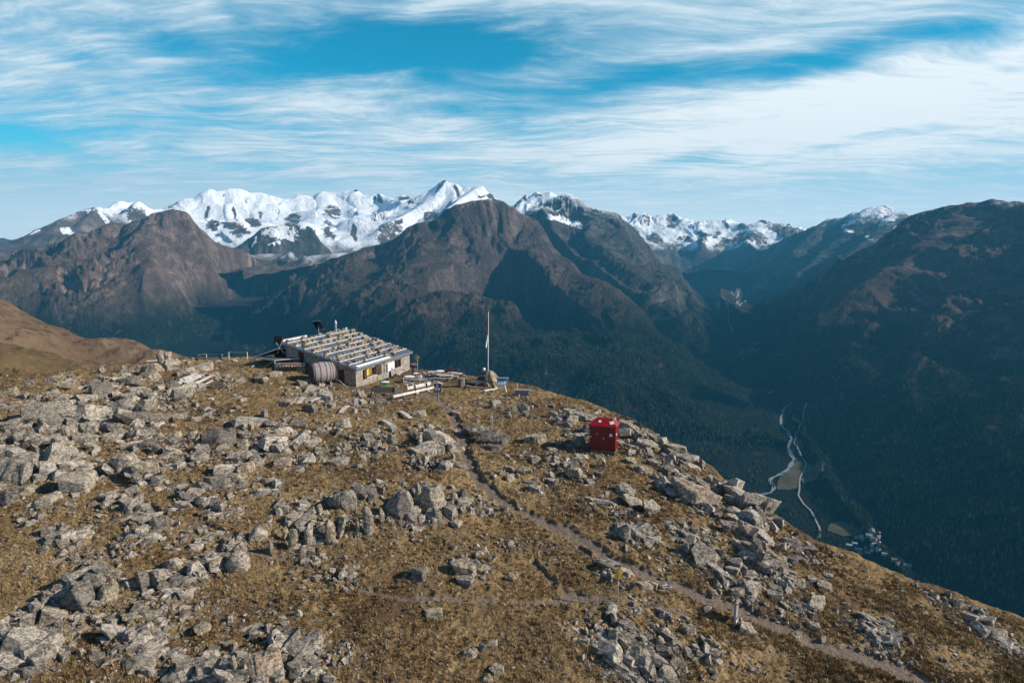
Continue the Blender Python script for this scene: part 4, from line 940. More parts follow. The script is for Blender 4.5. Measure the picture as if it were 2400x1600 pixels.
def paint(name, c, rough=.6, metal=0.0, var=.25, scale=6.0, c2=None, bump=0.0, stretch=(1, 1, 1), spec=.3):
    m, t, b = material(name, rough, spec=spec, metal=metal)
    v = t.new('ShaderNodeTexCoord').outputs['Object']; v = t.map(v, sc=stretch)
    n = t.noise(v, scale, 6, .65)
    c2 = c2 or tuple(x * (1 - var * 1.6) for x in c)
    t.put(b.inputs['Base Color'], t.mix(t.sstep(n, .35, .68), c, c2))
    if bump: t.put(b.inputs['Normal'], t.bump(n, bump, .05))
    return m
W_PALE = paint('bleached_wood', (0.60, 0.56, 0.53), .8, c2=(0.36, 0.33, 0.31), scale=3, stretch=(1, 6, 6), bump=.4)
W_WHITE = paint('sun_bleached_log', (0.62, 0.58, 0.54), .8, c2=(0.34, 0.30, 0.27), scale=3.5, bump=.4)
W_BATTEN = paint('grey_batten', (0.50, 0.47, 0.44), .8, c2=(0.30, 0.28, 0.26), scale=3)
W_GREY = paint('grey_weathered_wood', (0.27, 0.25, 0.25), .85, c2=(0.15, 0.135, 0.13), scale=3, stretch=(1, 5, 5), bump=.4)
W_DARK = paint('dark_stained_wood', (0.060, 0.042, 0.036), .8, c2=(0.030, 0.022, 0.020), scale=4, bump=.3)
W_RED = paint('red_brown_wood', (0.105, 0.045, 0.035), .8, c2=(0.06, 0.03, 0.024), scale=4)
METAL = paint('galvanised_metal', (0.55, 0.57, 0.60), .35, .8, .2, 8)
WHITE = paint('white_paint', (0.80, 0.80, 0.78), .5, var=.08, scale=8)
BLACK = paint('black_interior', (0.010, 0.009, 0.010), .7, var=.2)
YELLOW = paint('signal_yellow', (0.62, 0.36, 0.015), .5, var=.12, scale=10)
RED = paint('red_paint', (0.27, 0.006, 0.009), .42, var=.16, scale=2.2, spec=.4)
REDB, t, b = material('red_boards', .45, spec=.35)
oc = t.new('ShaderNodeTexCoord').outputs['Object']; ox, oy, oz = t.sep(oc); n_ = t.noise(t.map(oc, sc=(9, 9, .8)), 3, 5, .7)
gv = t.math('ABSOLUTE', t.math('SUBTRACT', t.math('FRACT', t.mul(t.add(ox, oy), 1 / .16)), .5)); gr = t.sstep(gv, .42, .48)
c = t.mix(n_, (.17, .004, .006), (.10, .003, .004)); c = t.mix(gr, c, (.06, .003, .004)); c = t.mix(t.sstep(t.noise(oc, 2.2, 6, .7), .58, .74, 0, .5), c, (.26, .03, .03))
t.put(b.inputs['Base Color'], c); t.put(b.inputs['Normal'], t.bump(gr, -.6, .02))
RUST = paint('rusty_steel', (0.17, 0.062, 0.03), .9, c2=(0.08, 0.035, 0.02), scale=12)
BLUE = paint('blue_board', (0.055, 0.27, 0.42), .5, var=.15)
PAPER = paint('paper_sheet', (0.72, 0.80, 0.86), .6, var=.1, scale=14)
GREEN = paint('green_plastic', (0.012, 0.33, 0.085), .4, var=.1)
ROPE = paint('grey_rope', (0.34, 0.31, 0.28), .9)
STONEW = rock_material('dry_stone', .95)

# stone masonry: irregular stones in lime mortar
m_wall, t, b = material('rubble_masonry', .9, spec=.1)
oc = t.new('ShaderNodeTexCoord').outputs['Object']
wv = t.map(oc, sc=(1, 1, 1.35))
e = t.voro(wv, 3.6, 'DISTANCE_TO_EDGE'); cc = t.new('ShaderNodeTexVoronoi'); t.put(cc.inputs['Vector'], wv); cc.inputs['Scale'].default_value = 3.6
hs = t.sep(cc.outputs['Color'])
n1 = t.noise(oc, 9, 5, .65); n2 = t.noise(oc, 1.0, 3)
st = t.mix(hs[0], (0.20, 0.16, 0.135), (0.45, 0.385, 0.325)); st = t.mix(t.mul(hs[1], .35), st, (0.31, 0.25, 0.19)); st = t.mix(t.sstep(n1, .45, .7, 0, .5), st, (0.14, 0.12, 0.105))
mo = t.mix(n1, (0.40, 0.36, 0.31), (0.52, 0.47, 0.41))
c = t.mix(t.sstep(e, .015, .06), mo, st)
t.put(b.inputs['Base Color'], t.mix(t.sstep(n2, .55, .75, 0, .35), c, mo))
t.put(b.inputs['Normal'], t.bump(t.add(t.sstep(e, 0, .12), t.mul(n1, .3)), .9, .06))
# tin roof
m_tin = paint('dull_tin_sheet', (0.20, 0.255, 0.31), .45, .4, .3, 1.6, c2=(0.13, 0.15, 0.175))

# ------------------------------------------------------------------ the stone hut
HRZ = math.atan2(HU[1], HU[0])
hut = thing('stone_hut', 'low stone mountain hut under a tin roof weighted with rows of stones', 'hut', (_hE[0], _hE[1], 0.0), HRZ)
ZE, SL = 2.45, .243
def rz_(y): return ZE + SL * y
WN = [(2.26, 4.26, .90, 1.95), (8.80, 10.60, .82, 1.95)]
T = .45
def hut_walls(bm):
    segs = [0, 2.26, 4.26, 8.80, 10.60, HL]
    for i, (a, b_) in enumerate(zip(segs, segs[1:])):
        if i in (1, 3):
            z0, z1 = WN[(i - 1) // 2][2:]
            bx(bm, ((a + b_) / 2, T / 2, (z0 - 1.2) / 2), (b_ - a, T, z0 + 1.2)); bx(bm, ((a + b_) / 2, T / 2, (z1 + ZE) / 2), (b_ - a, T, ZE - z1))
        else: bx(bm, ((a + b_) / 2, T / 2, (ZE - 1.2) / 2), (b_ - a, T, ZE + 1.2))
    for (a, b_, lo) in ((T, 1.65, -1.2), (1.65, 2.64, 2.15), (2.64, 7.45, -1.2), (7.45, 8.35, 4.15), (8.35, HW, -1.2)):
        prism(bm, [(a, lo), (b_, lo), (b_, rz_(b_)), (a, rz_(a))], 'x', 0, T)
    prism(bm, [(T, -1.2), (HW, -1.2), (HW, rz_(HW)), (T, rz_(T))], 'x', HL - T, HL)
    bx(bm, (HL / 2, HW - T / 2 - .003, 1.85), (HL - 2 * T, T, 6.1))
mk('wall', hut_walls, m_wall, hut)
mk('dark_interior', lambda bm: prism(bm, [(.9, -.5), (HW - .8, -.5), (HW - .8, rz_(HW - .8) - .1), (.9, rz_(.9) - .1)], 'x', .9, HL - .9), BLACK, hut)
RX0, RX1, RY0, RY1 = -.35, HL + .45, -.30, HW + .25
def hut_roof(bm):
    n = int((RX1 - RX0) / .21); A, B, A2, B2 = [], [], [], []
    for i in range(n + 1):
        x = RX0 + (RX1 - RX0) * i / n; h = .11 if i % 2 else 0.0
        for k in ((0, h),) if True else ():
            A.append(bm.verts.new((x, RY0, rz_(RY0) + .06 + h))); B.append(bm.verts.new((x, RY1, rz_(RY1) + .06 + h)))
            A2.append(bm.verts.new((x, RY0, rz_(RY0) + .003))); B2.append(bm.verts.new((x, RY1, rz_(RY1) + .003)))
    for i in range(n):
        bm.faces.new((A[i], A[i + 1], B[i + 1], B[i])); bm.faces.new((A2[i + 1], A2[i], B2[i], B2[i + 1]))
        bm.faces.new((A[i + 1], A[i], A2[i], A2[i + 1])); bm.faces.new((B[i], B[i + 1], B2[i + 1], B2[i]))
    bm.faces.new((A[0], B[0], B2[0], A2[0])); bm.faces.new((A[-1], A2[-1], B2[-1], B[-1]))
roof = mk('roof', hut_roof, m_tin, hut)
mk('barge_board', lambda bm: beam(bm, (RX0 - .03, RY0, rz_(RY0) - .10), (RX0 - .03, RY1, rz_(RY1) - .10), .05, .26), W_GREY, roof)
mk('gutter', lambda bm: (bx(bm, (HL / 2 - .1, RY0 - .08, rz_(RY0) - .02), (HL + .6, .15, .16))), METAL, roof, .03)
mk('flashing', lambda bm: bx(bm, (3.9, RY0 + .22, rz_(RY0 + .22) + .18), (7.6, .50, .02), Matrix.Rotation(math.atan(SL), 3, 'X')), WHITE, roof)
mk('ridge_board', lambda bm: beam(bm, (RX0 + .1, RY1 - .1, rz_(RY1) + .25), (4.4, RY1 - .1, rz_(RY1) + .25), .06, .26), W_WHITE, roof)
BAT = [HW - .62 - i * 1.28 for i in range(8)]
for yb in BAT:
    mk('batten', lambda bm: beam(bm, (RX0 - .05, yb, rz_(yb) + .22), (RX1 - .05 , yb, rz_(yb) + .22), .11, .12), W_BATTEN, roof)
for (a, b_, z0, z1), cur in zip(WN, (True, False)):
    wi = mk('window', lambda bm: (bx(bm, ((a + b_) / 2, .12, z1 - .05), (b_ - a, .10, .10)), bx(bm, ((a + b_) / 2, .12, z0 + .05), (b_ - a, .10, .10)), bx(bm, (a + .05, .12, (z0 + z1) / 2), (.10, .10, z1 - z0 - .2)),
                                 bx(bm, (b_ - .05, .12, (z0 + z1) / 2), (.10, .10, z1 - z0 - .2)), bx(bm, ((a + b_) / 2, .12, (z0 + z1) / 2), (.07, .08, z1 - z0 - .2))), W_RED, hut)
    pm_, t, pb = material('window_glass', .08, (.02, .022, .025), spec=.5)
    mk('pane', lambda bm: bx(bm, ((a + b_) / 2, .20, (z0 + z1) / 2), (b_ - a - .01, .02, z1 - z0 - .01)), pm_, wi)
    mk('sill', lambda bm: bx(bm, ((a + b_) / 2, -.06, z0 - .05), (b_ - a + .2, .30, .07)), W_PALE, wi)
    if cur:
        for k, cc_ in enumerate(((.50, .20, .03), (.62, .44, .03), (.40, .36, .04), (.60, .42, .05), (.45, .17, .03))):
            mk('curtain', lambda bm: bx(bm, (a + .22 + k * .26, .165 + .012 * (k % 2), (z0 + z1) / 2), (.27, .02, z1 - z0 - .22)), paint('curtain_cloth', cc_, .8, var=.1), wi)
def shutter(x0, x1, z0, z1, ang, hinge_left, mat):
    w_ = x1 - x0; h = mk('shutter', lambda bm: (bx(bm, ((w_ / 2) * (1 if hinge_left else -1), 0, (z1 - z0) / 2), (w_, .045, z1 - z0)), bx(bm, ((w_ / 2) * (1 if hinge_left else -1), -.035, .15), (w_ - .1, .03, .09)), bx(bm, ((w_ / 2) * (1 if hinge_left else -1), -.035, z1 - z0 - .15), (w_ - .1, .03, .09))), mat, hut)
    h.location = (x0 if hinge_left else x1, -.06, z0); h.rotation_euler = (0, 0, R(ang)); return h
shutter(1.50, 2.24, .80, 2.0, 10, False, W_DARK)
shutter(4.28, 5.40, .80, 2.05, -8, True, W_DARK)
shutter(6.90, 8.76, .80, 1.85, 4, False, WHITE)['label'] = 'white painted window shutter'
mk('shutter', lambda bm: bx(bm, (10.95, -.05, 1.38), (.62, .05, 1.1)), W_PALE, hut) if False else None
dr = mk('door', lambda bm: (bx(bm, (.28, 2.145, .95), (.06, .98, 2.38)), bx(bm, (.23, 2.145, .45), (.04, .86, .12)), bx(bm, (.23, 2.145, 1.6), (.04, .86, .12))), W_RED, hut)
mk('lintel', lambda bm: bx(bm, (-.04, 2.145, 2.22), (.14, 1.5, .16)), W_GREY, dr)
d2 = mk('door', lambda bm: (bx(bm, (.28, 7.9, 3.05), (.06, .89, 2.18)), bx(bm, (.235, 7.9, 2.55), (.03, .8, .6))), W_RED, hut)
mk('frame', lambda bm: (bx(bm, (-.03, 7.40, 3.1), (.12, .12, 2.2)), bx(bm, (-.03, 8.40, 3.1), (.12, .12, 2.2)), bx(bm, (-.03, 7.9, 4.24), (.12, 1.12, .12))), W_GREY, d2)
mk('downpipe', lambda bm: (lathe(bm, [(.05, 2.0), (.16, 2.25), (.16, 2.38)], 10, Matrix.Translation((6.3, -.16, 0))), tube(bm, (6.3, -.10, .75), (6.3, -.10, 2.05), .055), tube(bm, (6.3, -.10, .78), (6.15, -.5, .35), .05)), METAL, hut)
ch = mk('chimney', lambda bm: lathe(bm, [(.13, rz_(9.7)), (.13, rz_(9.7) + 1.45), (.17, rz_(9.7) + 1.46), (.17, rz_(9.7) + 1.60), (.04, rz_(9.7) + 2.0), (.01, rz_(9.7) + 2.05)], 16, Matrix.Translation((9.8, 9.75, 0))), METAL, hut)
mk('cowl', lambda bm: lathe(bm, [(.19, rz_(9.7) + 1.2), (.19, rz_(9.7) + 1.28)], 16, Matrix.Translation((9.8, 9.75, 0))), METAL, ch)
sp = mk('solar_panel', lambda bm: bx(bm, (6.2, 9.9, rz_(9.9) + 1.65), (1.5, 1.15, .05), Matrix.Rotation(R(52), 3, 'Y') @ Matrix.Rotation(R(-8), 3, 'X')), paint('solar_cells', (.012, .018, .05), .2, spec=.5), hut)
mk('panel_frame', lambda bm: [bx(bm, Vector((6.2, 9.9, rz_(9.9) + 1.65)) + (Matrix.Rotation(R(52), 3, 'Y') @ Matrix.Rotation(R(-8), 3, 'X')) @ Vector((sx * .76, 0, 0)), (.06, 1.2, .08), Matrix.Rotation(R(52), 3, 'Y') @ Matrix.Rotation(R(-8), 3, 'X')) for sx in (-1, 1)], METAL, sp)
mk('post', lambda bm: tube(bm, (6.2, 9.9, rz_(9.9)), (6.2, 9.9, rz_(9.9) + 1.6), .05), W_GREY, sp)
mk('roof_vent', lambda bm: (tube(bm, (12.4, 9.9, rz_(9.9)), (12.4, 9.9, rz_(9.9) + .45), .04), bx(bm, (12.4, 9.9, rz_(9.9) + .52), (.22, .22, .16))), WHITE, hut)
# the stones that hold the roof down: each a thing of its own
SP = []
for k in range(6):
    bm = hull_bm(rng, rng.choice('bbr'), 1); me = bpy.data.meshes.new('roof_stone'); bm.to_mesh(me); bm.free(); me.materials.append(m_rock)
    me.attributes.new('tone', 'FLOAT', 'POINT').data.foreach_set('value', np.full(len(me.vertices), .5, np.float32)); SP.append(me)
ROWN = ['topmost', 'second highest', 'third highest', 'fourth highest', 'fourth lowest', 'third lowest', 'second lowest', 'lowest']
Mh_ = Matrix.Translation((_hE[0], _hE[1], 0)) @ Matrix.Rotation(HRZ, 4, 'Z')
rs = random.Random(5)
for r_, yb in enumerate(BAT):
    x = RX0 + rs.uniform(.3, .9)
    row = []
    while x < RX1 - .25:
        s = rs.uniform(.19, .36) * (1.0 if x < 8 else 1.12)
        o = bpy.data.objects.new('roof_stone', rs.choice(SP)); COL.objects.link(o); yy = yb + .16 + s * .7
        if rs.random() < .25: yy = yb - .12 - s * .8
        o.matrix_world = Mh_ @ Matrix.Translation((x, yy, rz_(yy) + .12 + s * .42)) @ Matrix.Rotation(rs.uniform(0, 6.28), 4, 'Z') @ Matrix.Diagonal((s * rs.uniform(.9, 1.35), s, s * rs.uniform(.7, 1), 1))
        tn = rs.random(); o.color = (*((1.05, .98, .9) if tn < .5 else (.8, .8, .82) if tn < .85 else (1.1, .88, .72)), 1)
        third = 'near gable end' if x < 4 else 'middle' if x < 9 else 'far end'
        tag(o, f'weathered stone weighting the hut roof in the {ROWN[r_]} row, {third}', 'stone', 'stones weighting the hut roof')
        x += s * 2 * rs.uniform(.95, 1.15) + (rs.uniform(.1, .6) if x < 7 and rs.random() < .55 else rs.uniform(0, .15))
# ------------------------------------------------------------------ lean-to and yard on the upper gable side (hut frame)
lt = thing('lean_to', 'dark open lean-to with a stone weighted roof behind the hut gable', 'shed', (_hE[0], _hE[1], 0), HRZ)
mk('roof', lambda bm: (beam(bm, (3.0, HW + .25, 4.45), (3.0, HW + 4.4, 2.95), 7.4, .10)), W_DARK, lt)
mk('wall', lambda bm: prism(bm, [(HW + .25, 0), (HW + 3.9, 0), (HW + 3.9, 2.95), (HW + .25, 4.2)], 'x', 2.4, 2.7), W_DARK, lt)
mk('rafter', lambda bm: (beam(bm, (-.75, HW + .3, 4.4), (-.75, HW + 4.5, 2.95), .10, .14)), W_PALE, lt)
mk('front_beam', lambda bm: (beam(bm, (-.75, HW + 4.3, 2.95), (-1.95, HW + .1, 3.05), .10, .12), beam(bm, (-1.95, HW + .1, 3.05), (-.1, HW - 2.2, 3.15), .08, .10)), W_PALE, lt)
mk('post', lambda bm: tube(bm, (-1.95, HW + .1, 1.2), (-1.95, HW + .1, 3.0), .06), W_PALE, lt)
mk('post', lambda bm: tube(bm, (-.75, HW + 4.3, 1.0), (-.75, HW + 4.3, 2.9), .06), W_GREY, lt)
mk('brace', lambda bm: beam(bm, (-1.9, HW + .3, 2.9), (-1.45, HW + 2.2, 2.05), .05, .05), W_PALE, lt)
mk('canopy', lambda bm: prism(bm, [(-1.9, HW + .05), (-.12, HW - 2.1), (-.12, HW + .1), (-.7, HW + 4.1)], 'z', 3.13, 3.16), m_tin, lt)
tag(mk('yard_wall', lambda bm: prism(bm, [(-2.0, HW - .05), (-1.7, HW - .3), (-.35, HW - 3.3), (-.65, HW - 3.4)], 'z', .4, 2.75), m_wall, None), 'short stone wall running from the lean-to post to the gable', 'wall')
bpy.data.objects['yard_wall'].location = (_hE[0], _hE[1], 0); bpy.data.objects['yard_wall'].rotation_euler = (0, 0, HRZ)
dp = thing('dark_board', 'dark board propped on crossed sticks at the upper roof corner', 'board', (_hE[0], _hE[1], 0), HRZ)
mk('panel', lambda bm: bx(bm, (.6, HW + 1.6, 5.15), (.08, 1.3, 1.0), Matrix.Rotation(R(14), 3, 'Y')), W_DARK, dp)
mk('stick', lambda bm: (beam(bm, (-.5, HW + .9, 3.6), (-.5, HW + .1, 5.2), .05, .05), beam(bm, (-.52, HW + 1.0, 5.0), (-.52, HW - .2, 3.7), .05, .05), beam(bm, (-.54, HW + .7, 4.3), (-.54, HW - .4, 4.4), .05, .05)), W_PALE, dp)
# ------------------------------------------------------------------ helpers to stand things on the traced ground
def gp(px, py): return Vector(hit([px], [py])[0])
def sc_at(P): return float(mpp(np.array(P))[0])
def gz(x, y): return float(ground(np.array([x]), np.array([y]))[0])
def plank(name, p1, p2, w_, th, mat, lift=0.0, curve=0.0, dz=0.0):
    A, B = gp(*p1), gp(*p2); A.z += lift; B.z += lift + dz
    n = 6 if curve else 1
    def f(bm):
        c = (A + B) / 2; pts = [A.lerp(B, i / n) - c + Vector((0, 0, curve * 4 * (i / n) * (1 - i / n))) for i in range(n + 1)]
        for a, b_ in zip(pts, pts[1:]): beam(bm, a, b_, w_, th)
    o = mk(name, f, mat); o.location = (A + B) / 2; return o
def log(name, p1, p2, r, mat, lift=0.0, dz=0.0):
    A, B = gp(*p1), gp(*p2); A.z += r * .8 + lift; B.z += r * .8 + lift + dz; c = (A + B) / 2
    def f(bm):
        n = 7; pts = [A.lerp(B, i / n) - c + Vector((rs.gauss(0, .02), rs.gauss(0, .02), rs.gauss(0, .03))) for i in range(n + 1)]
        for i, (a, b_) in enumerate(zip(pts, pts[1:])): tube(bm, a, b_, r * (1 - .05 * i), r * (1 - .05 * (i + 1)), 12, cap=i in (0, n - 1))
    o = mk(name, f, mat, smooth=False); o.location = c; return o

# barrel
bp = gp(752, 903); bc = Vector((bp.x, bp.y + .8, gz(bp.x, bp.y + .8)))
br = thing('wooden_barrel', 'huge grey wooden barrel lying on its side beside the hut', 'barrel', bc, R(33)); br.scale = (.93, .93, .93)
def stav(bm, grow=0.0, z0=-1.45, z1=1.45, n=13, seg=40):
    M = Matrix.Translation((0, 0, 1.42)) @ Matrix.Rotation(R(90), 4, 'Y')
    prof = [(1.36 - .20 * ((z0 + (z1 - z0) * i / n) / 1.45) ** 2 + grow, z0 + (z1 - z0) * i / n) for i in range(n + 1)]
    lathe(bm, prof, seg, M)
m_stave, t, b = material('silvered_staves', .8, spec=.15)
oc = t.new('ShaderNodeTexCoord').outputs['Object']; ox, oy, oz = t.sep(oc)
ang = t.math('ARCTAN2', oy, t.math('SUBTRACT', oz, 1.42)); fr = t.math('FRACT', t.mul(ang, 36 / 6.2832)); gap = t.math('ABSOLUTE', t.math('SUBTRACT', fr, .5))
idn = t.noise(t.comb(t.math('FLOOR', t.mul(ang, 36 / 6.2832)), 0, 0), 3.1, 0); gr_ = t.noise(t.map(oc, sc=(.6, 6, 6)), 4, 5, .7)
c = t.mix(idn, (0.24, 0.21, 0.205), (0.40, 0.365, 0.355)); c = t.mix(t.mul(gr_, .7), c, (0.22, 0.195, 0.19)); c = t.mix(t.sstep(gap, .455, .49), c, (0.06, 0.05, 0.05))
t.put(b.inputs['Base Color'], c)
mk('staves', lambda bm: stav(bm), m_stave, br)
HOOP = paint('rusted_hoop', (0.085, 0.045, 0.045), .7, .3)
for z in (-1.40, -1.22, -.55, .20, .72, 1.05, 1.36):
    mk('hoop', lambda bm: stav(bm, .022, z - .045, z + .045, 2), HOOP, br)
mk('head', lambda bm: lathe(bm, [(1.10, -1.47), (1.10, -1.452)], 36, Matrix.Translation((0, 0, 1.42)) @ Matrix.Rotation(R(90), 4, 'Y')), W_DARK, br)
mk('cradle', lambda bm: (bx(bm, (-.8, 0, -.05), (.25, 2.0, .6)), bx(bm, (.8, 0, -.05), (.25, 2.0, .6))), W_GREY, br)
tag(mk('handrail', lambda bm: (beam(bm, (-.5, 2.5, 1.15), (-1.5, .2, .35), .05, .05), tube(bm, (-.5, 2.5, -.2), (-.5, 2.5, 1.15), .04), tube(bm, (-1.5, .2, -.3), (-1.5, .2, .35), .04)), W_PALE, None), 'thin wooden handrail between the barrel and the hut corner', 'handrail')
bpy.data.objects['handrail'].location = (_hE[0], _hE[1], 0); bpy.data.objects['handrail'].rotation_euler = (0, 0, HRZ)
# low shelter with the red sheet
lp = gp(690, 870)
ls = thing('low_shelter', 'low stone edged shelter roof with a bright red sheet left of the barrel', 'shelter', lp, R(10))
mk('wall', lambda bm: bx(bm, (.3, .8, .15), (3.2, 1.6, .9)), STONEW, ls)
mk('roof', lambda bm: bx(bm, (.5, .85, .78), (4.6, 2.6, .10), Matrix.Rotation(R(9), 3, 'X')), W_DARK, ls)
mk('red_sheet', lambda bm: bx(bm, (0, .25, .76), (2.5, .95, .05), Matrix.Rotation(R(9), 3, 'X')), RED, ls)
for i in range(16):
    o = bpy.data.objects.new('edging_stone', rs.choice(SP)); COL.objects.link(o); s = rs.uniform(.10, .2)
    lx, ly = (-1.6 + i * .34, -.32) if i < 10 else (-1.3 + (i - 10) * .6, 1.15)
    q = Matrix.Translation(lp) @ Matrix.Rotation(R(10), 4, 'Z') @ Vector((lx, ly, .78 + (ly - .85) * .158 + s * .4)); o.location = q; o.scale = (s * 1.2, s, s * .8); o.rotation_euler = (0, 0, rs.uniform(0, 6))
    tag(o, 'small pale stone on the front edge of the red sheeted shelter' if i < 10 else 'small stone on the back of the low shelter roof left of the barrel', 'stone', 'stones on the low shelter roof')
# woodpile
PK = [(402, 909, 441, 892), (412, 905, 452, 888), (420, 901, 462, 884), (427, 904, 470, 885), (426, 899, 481, 880), (431, 907, 484, 885), (433, 911, 487, 888), (437, 914, 490, 890), (443, 917, 494, 891), (450, 919, 498, 894), (424, 906, 466, 889), (436, 909, 478, 889), (441, 912, 486, 891), (418, 908, 448, 896)]
for i, (a, b_, c_, d_) in enumerate(PK):
    o = plank('board', (a, b_), (c_, d_), rs.uniform(.15, .26), .10, W_WHITE if i % 3 else W_PALE, .12 + .16 * (i % 3) + .05 * rs.random())
    tag(o, 'bleached board lying in the loose pile on the left ridge', 'board', 'boards in the pile on the left ridge')
tag(mk('red_scrap', lambda bm: bx(bm, (0, 0, 0), (.5, .3, .12)), RED), 'small red scrap at the right end of the board pile', 'scrap').location = gp(485, 889) + Vector((0, 0, .55))
tag(log('log', (424, 921), (434, 912), .27, W_GREY), 'short cut grey log in front of the board pile', 'log')
# rope fence on the skyline
fp = [gp(px, py) for px, py in ((463, 842), (484, 841), (521, 841), (537, 842), (580, 842))]
rf = thing('rope_fence', 'thin posts and ropes standing on the left skyline behind the board pile', 'fence', fp[0])
tops = []
for k, p in enumerate(fp):
    h = (.65, .85, .6, .95, 1.0)[k]; q = p - fp[0]; tops.append(q + Vector((0, 0, h)))
    mk('post', lambda bm: tube(bm, q - Vector((0, 0, .3)), q + Vector((0, 0, h)), .07, .06), W_PALE if k else W_RED, rf)
for a, b_ in zip(tops, tops[1:]): mk('rope', lambda bm: rope(bm, a, b_, .06, .025), ROPE, rf)
tag(log('pole', (344, 850), (455, 843), .13, W_WHITE), 'long pale pole lying along the left skyline', 'pole')
tag(log('pole', (458, 843), (522, 843), .13, W_GREY), 'grey pole lying on the skyline under the rope fence', 'pole')
for (px, py, w_, h_, lab) in ((376, 851, .75, 1.5, 'broken standing stone on the left skyline'), (394, 851, .68, 1.35, 'square white topped standing stone on the left skyline')):
    o = bpy.data.objects.new('standing_stone', PROTO['c'][int(px) % 8]); COL.objects.link(o); P = gp(px, py); o.location = P + Vector((0, 0, h_ * .45)); o.scale = (w_, w_ * .7, h_ / 2.0); o.color = (1.15, 1.1, 1.05, 1); tag(o, lab, 'stone')
# ------------------------------------------------------------------ terrace in front of the hut
P1, P2 = gp(872, 924), gp(928, 927)
pl = thing('plank_bench', 'long dark timber bench back standing on stones below the hut wall', 'bench', (P1 + P2) / 2, math.atan2(P2.y - P1.y, P2.x - P1.x)); Ln = (P2 - P1).length
mk('back_boards', lambda bm: [bx(bm, (0, 0, .32 + k * .24), (Ln * 1.08, .09, .22)) for k in range(3)], paint('dark_grey_boards', (.115, .098, .095), .85, c2=(.06, .05, .048), scale=4, bump=.3), pl)
mk('seat', lambda bm: bx(bm, (0, .32, .38), (Ln, .5, .08)), W_PALE, pl)
for x in (-.45, .45): mk('leg', lambda bm: bx(bm, (x * Ln, .25, .1), (.14, .6, .6)), W_PALE, pl)
mk('end_post', lambda bm: bx(bm, (Ln * .5, -.06, .45), (.30, .10, .95)), W_GREY, pl)
A, B = gp(920, 936), gp(1018, 913)
lb = thing('log_bench', 'rough bench of two thick white logs on dark posts in front of the terrace', 'bench', (A + B) / 2, 0)
A -= lb.location; B -= lb.location; up = Vector((0, 0, 1)); dn = (B - A).normalized(); sd = Vector((-dn.y, dn.x, 0))
mk('log_seat', lambda bm: tube(bm, A + up * .26, B + up * .28, .18, .16, 12), W_WHITE, lb)
C_, D_ = A.lerp(B, .36), A.lerp(B, .93)
mk('log_back', lambda bm: (tube(bm, C_ + up * .78 + sd * .25, D_ + up * .80 + sd * .25, .20, .25, 12)), W_WHITE, lb)
for f_ in (.52, .80):
    q = A.lerp(B, f_); mk('post', lambda bm: beam(bm, q - up * .2 - sd * .12, q + up * 1.05 - sd * .02, .12, .14), W_DARK, lb)
for f_ in (.55, .83):
    q = A.lerp(B, f_); mk('foot_stone', lambda bm: bx(bm, q + Vector((.1, -.1, .0)), (.35, .3, .3)), W_PALE, lb, .05)
def round_table(px, py, r, h, lab, grp='round tables on the hut terrace'):
    P = gp(px, py); tb = thing('round_table', lab, 'table', P, 0, grp)
    mk('table_top', lambda bm: lathe(bm, [(r - .02, h - .05), (r, h - .03), (r, h - .01), (r - .02, h)], 24), WHITE, tb)
    mk('pedestal', lambda bm: lathe(bm, [(.05, .03), (.05, h - .06)], 10), METAL, tb); mk('foot', lambda bm: lathe(bm, [(.30, -.1), (.28, .02), (.06, .05)], 14), METAL, tb)
    return tb
round_table(1032, 886, .55, .95, 'white round table highest on the far terrace edge')
round_table(960, 897, .68, .80, 'large white round table in front of the hut corner')
round_table(976, 887, .42, .72, 'small white round table beside the hut corner')
round_table(904, 909, .50, .74, 'white table set between green chairs under the first window')
def chair(px, py, rz, mat, lab, grp=None, h=.45):
    P = gp(px, py); c_ = thing('chair', lab, 'chair', P, R(rz), grp)
    mk('seat', lambda bm: bx(bm, (0, 0, h), (.44, .42, .045)), mat, c_, .01)
    mk('backrest', lambda bm: (bx(bm, (0, .21, h + .38), (.44, .04, .20)), bx(bm, (-.19, .20, h + .15), (.04, .04, .30)), bx(bm, (.19, .20, h + .15), (.04, .04, .30))), mat, c_)
    for sx in (-1, 1):
        for sy in (-1, 1): mk('leg', lambda bm: beam(bm, (sx * .18, sy * .17, h - .02), (sx * .21, sy * .20, -.05), .04, .04), mat, c_)
    return c_
chair(896, 906, 70, GREEN, 'green garden chair left of the table under the first window', 'green garden chairs')
chair(908, 903, -10, GREEN, 'green garden chair behind the table under the first window', 'green garden chairs')
chair(905, 914, 170, GREEN, 'green garden chair with its back to the camera', 'green garden chairs')
chair(950, 903, 95, W_PALE, 'pale wooden chair left of the large round table', 'pale terrace chairs')
chair(971, 903, 200, W_GREY, 'grey slatted chair in front of the large round table', 'pale terrace chairs')
chair(984, 897, 250, W_PALE, 'pale chair right of the large round table', 'pale terrace chairs')
chair(983, 889, 300, W_PALE, 'pale chair beside the small round table', 'pale terrace chairs')
for px, py in ((953, 909), (966, 907)):
    st = thing('stool', 'low wooden stump stool before the large round table', 'stool', gp(px, py), 0, 'stump stools on the terrace'); mk('seat', lambda bm: lathe(bm, [(.22, .36), (.22, .44)], 14), W_PALE, st); mk('stump', lambda bm: lathe(bm, [(.18, -.1), (.17, .36)], 12), W_GREY, st)
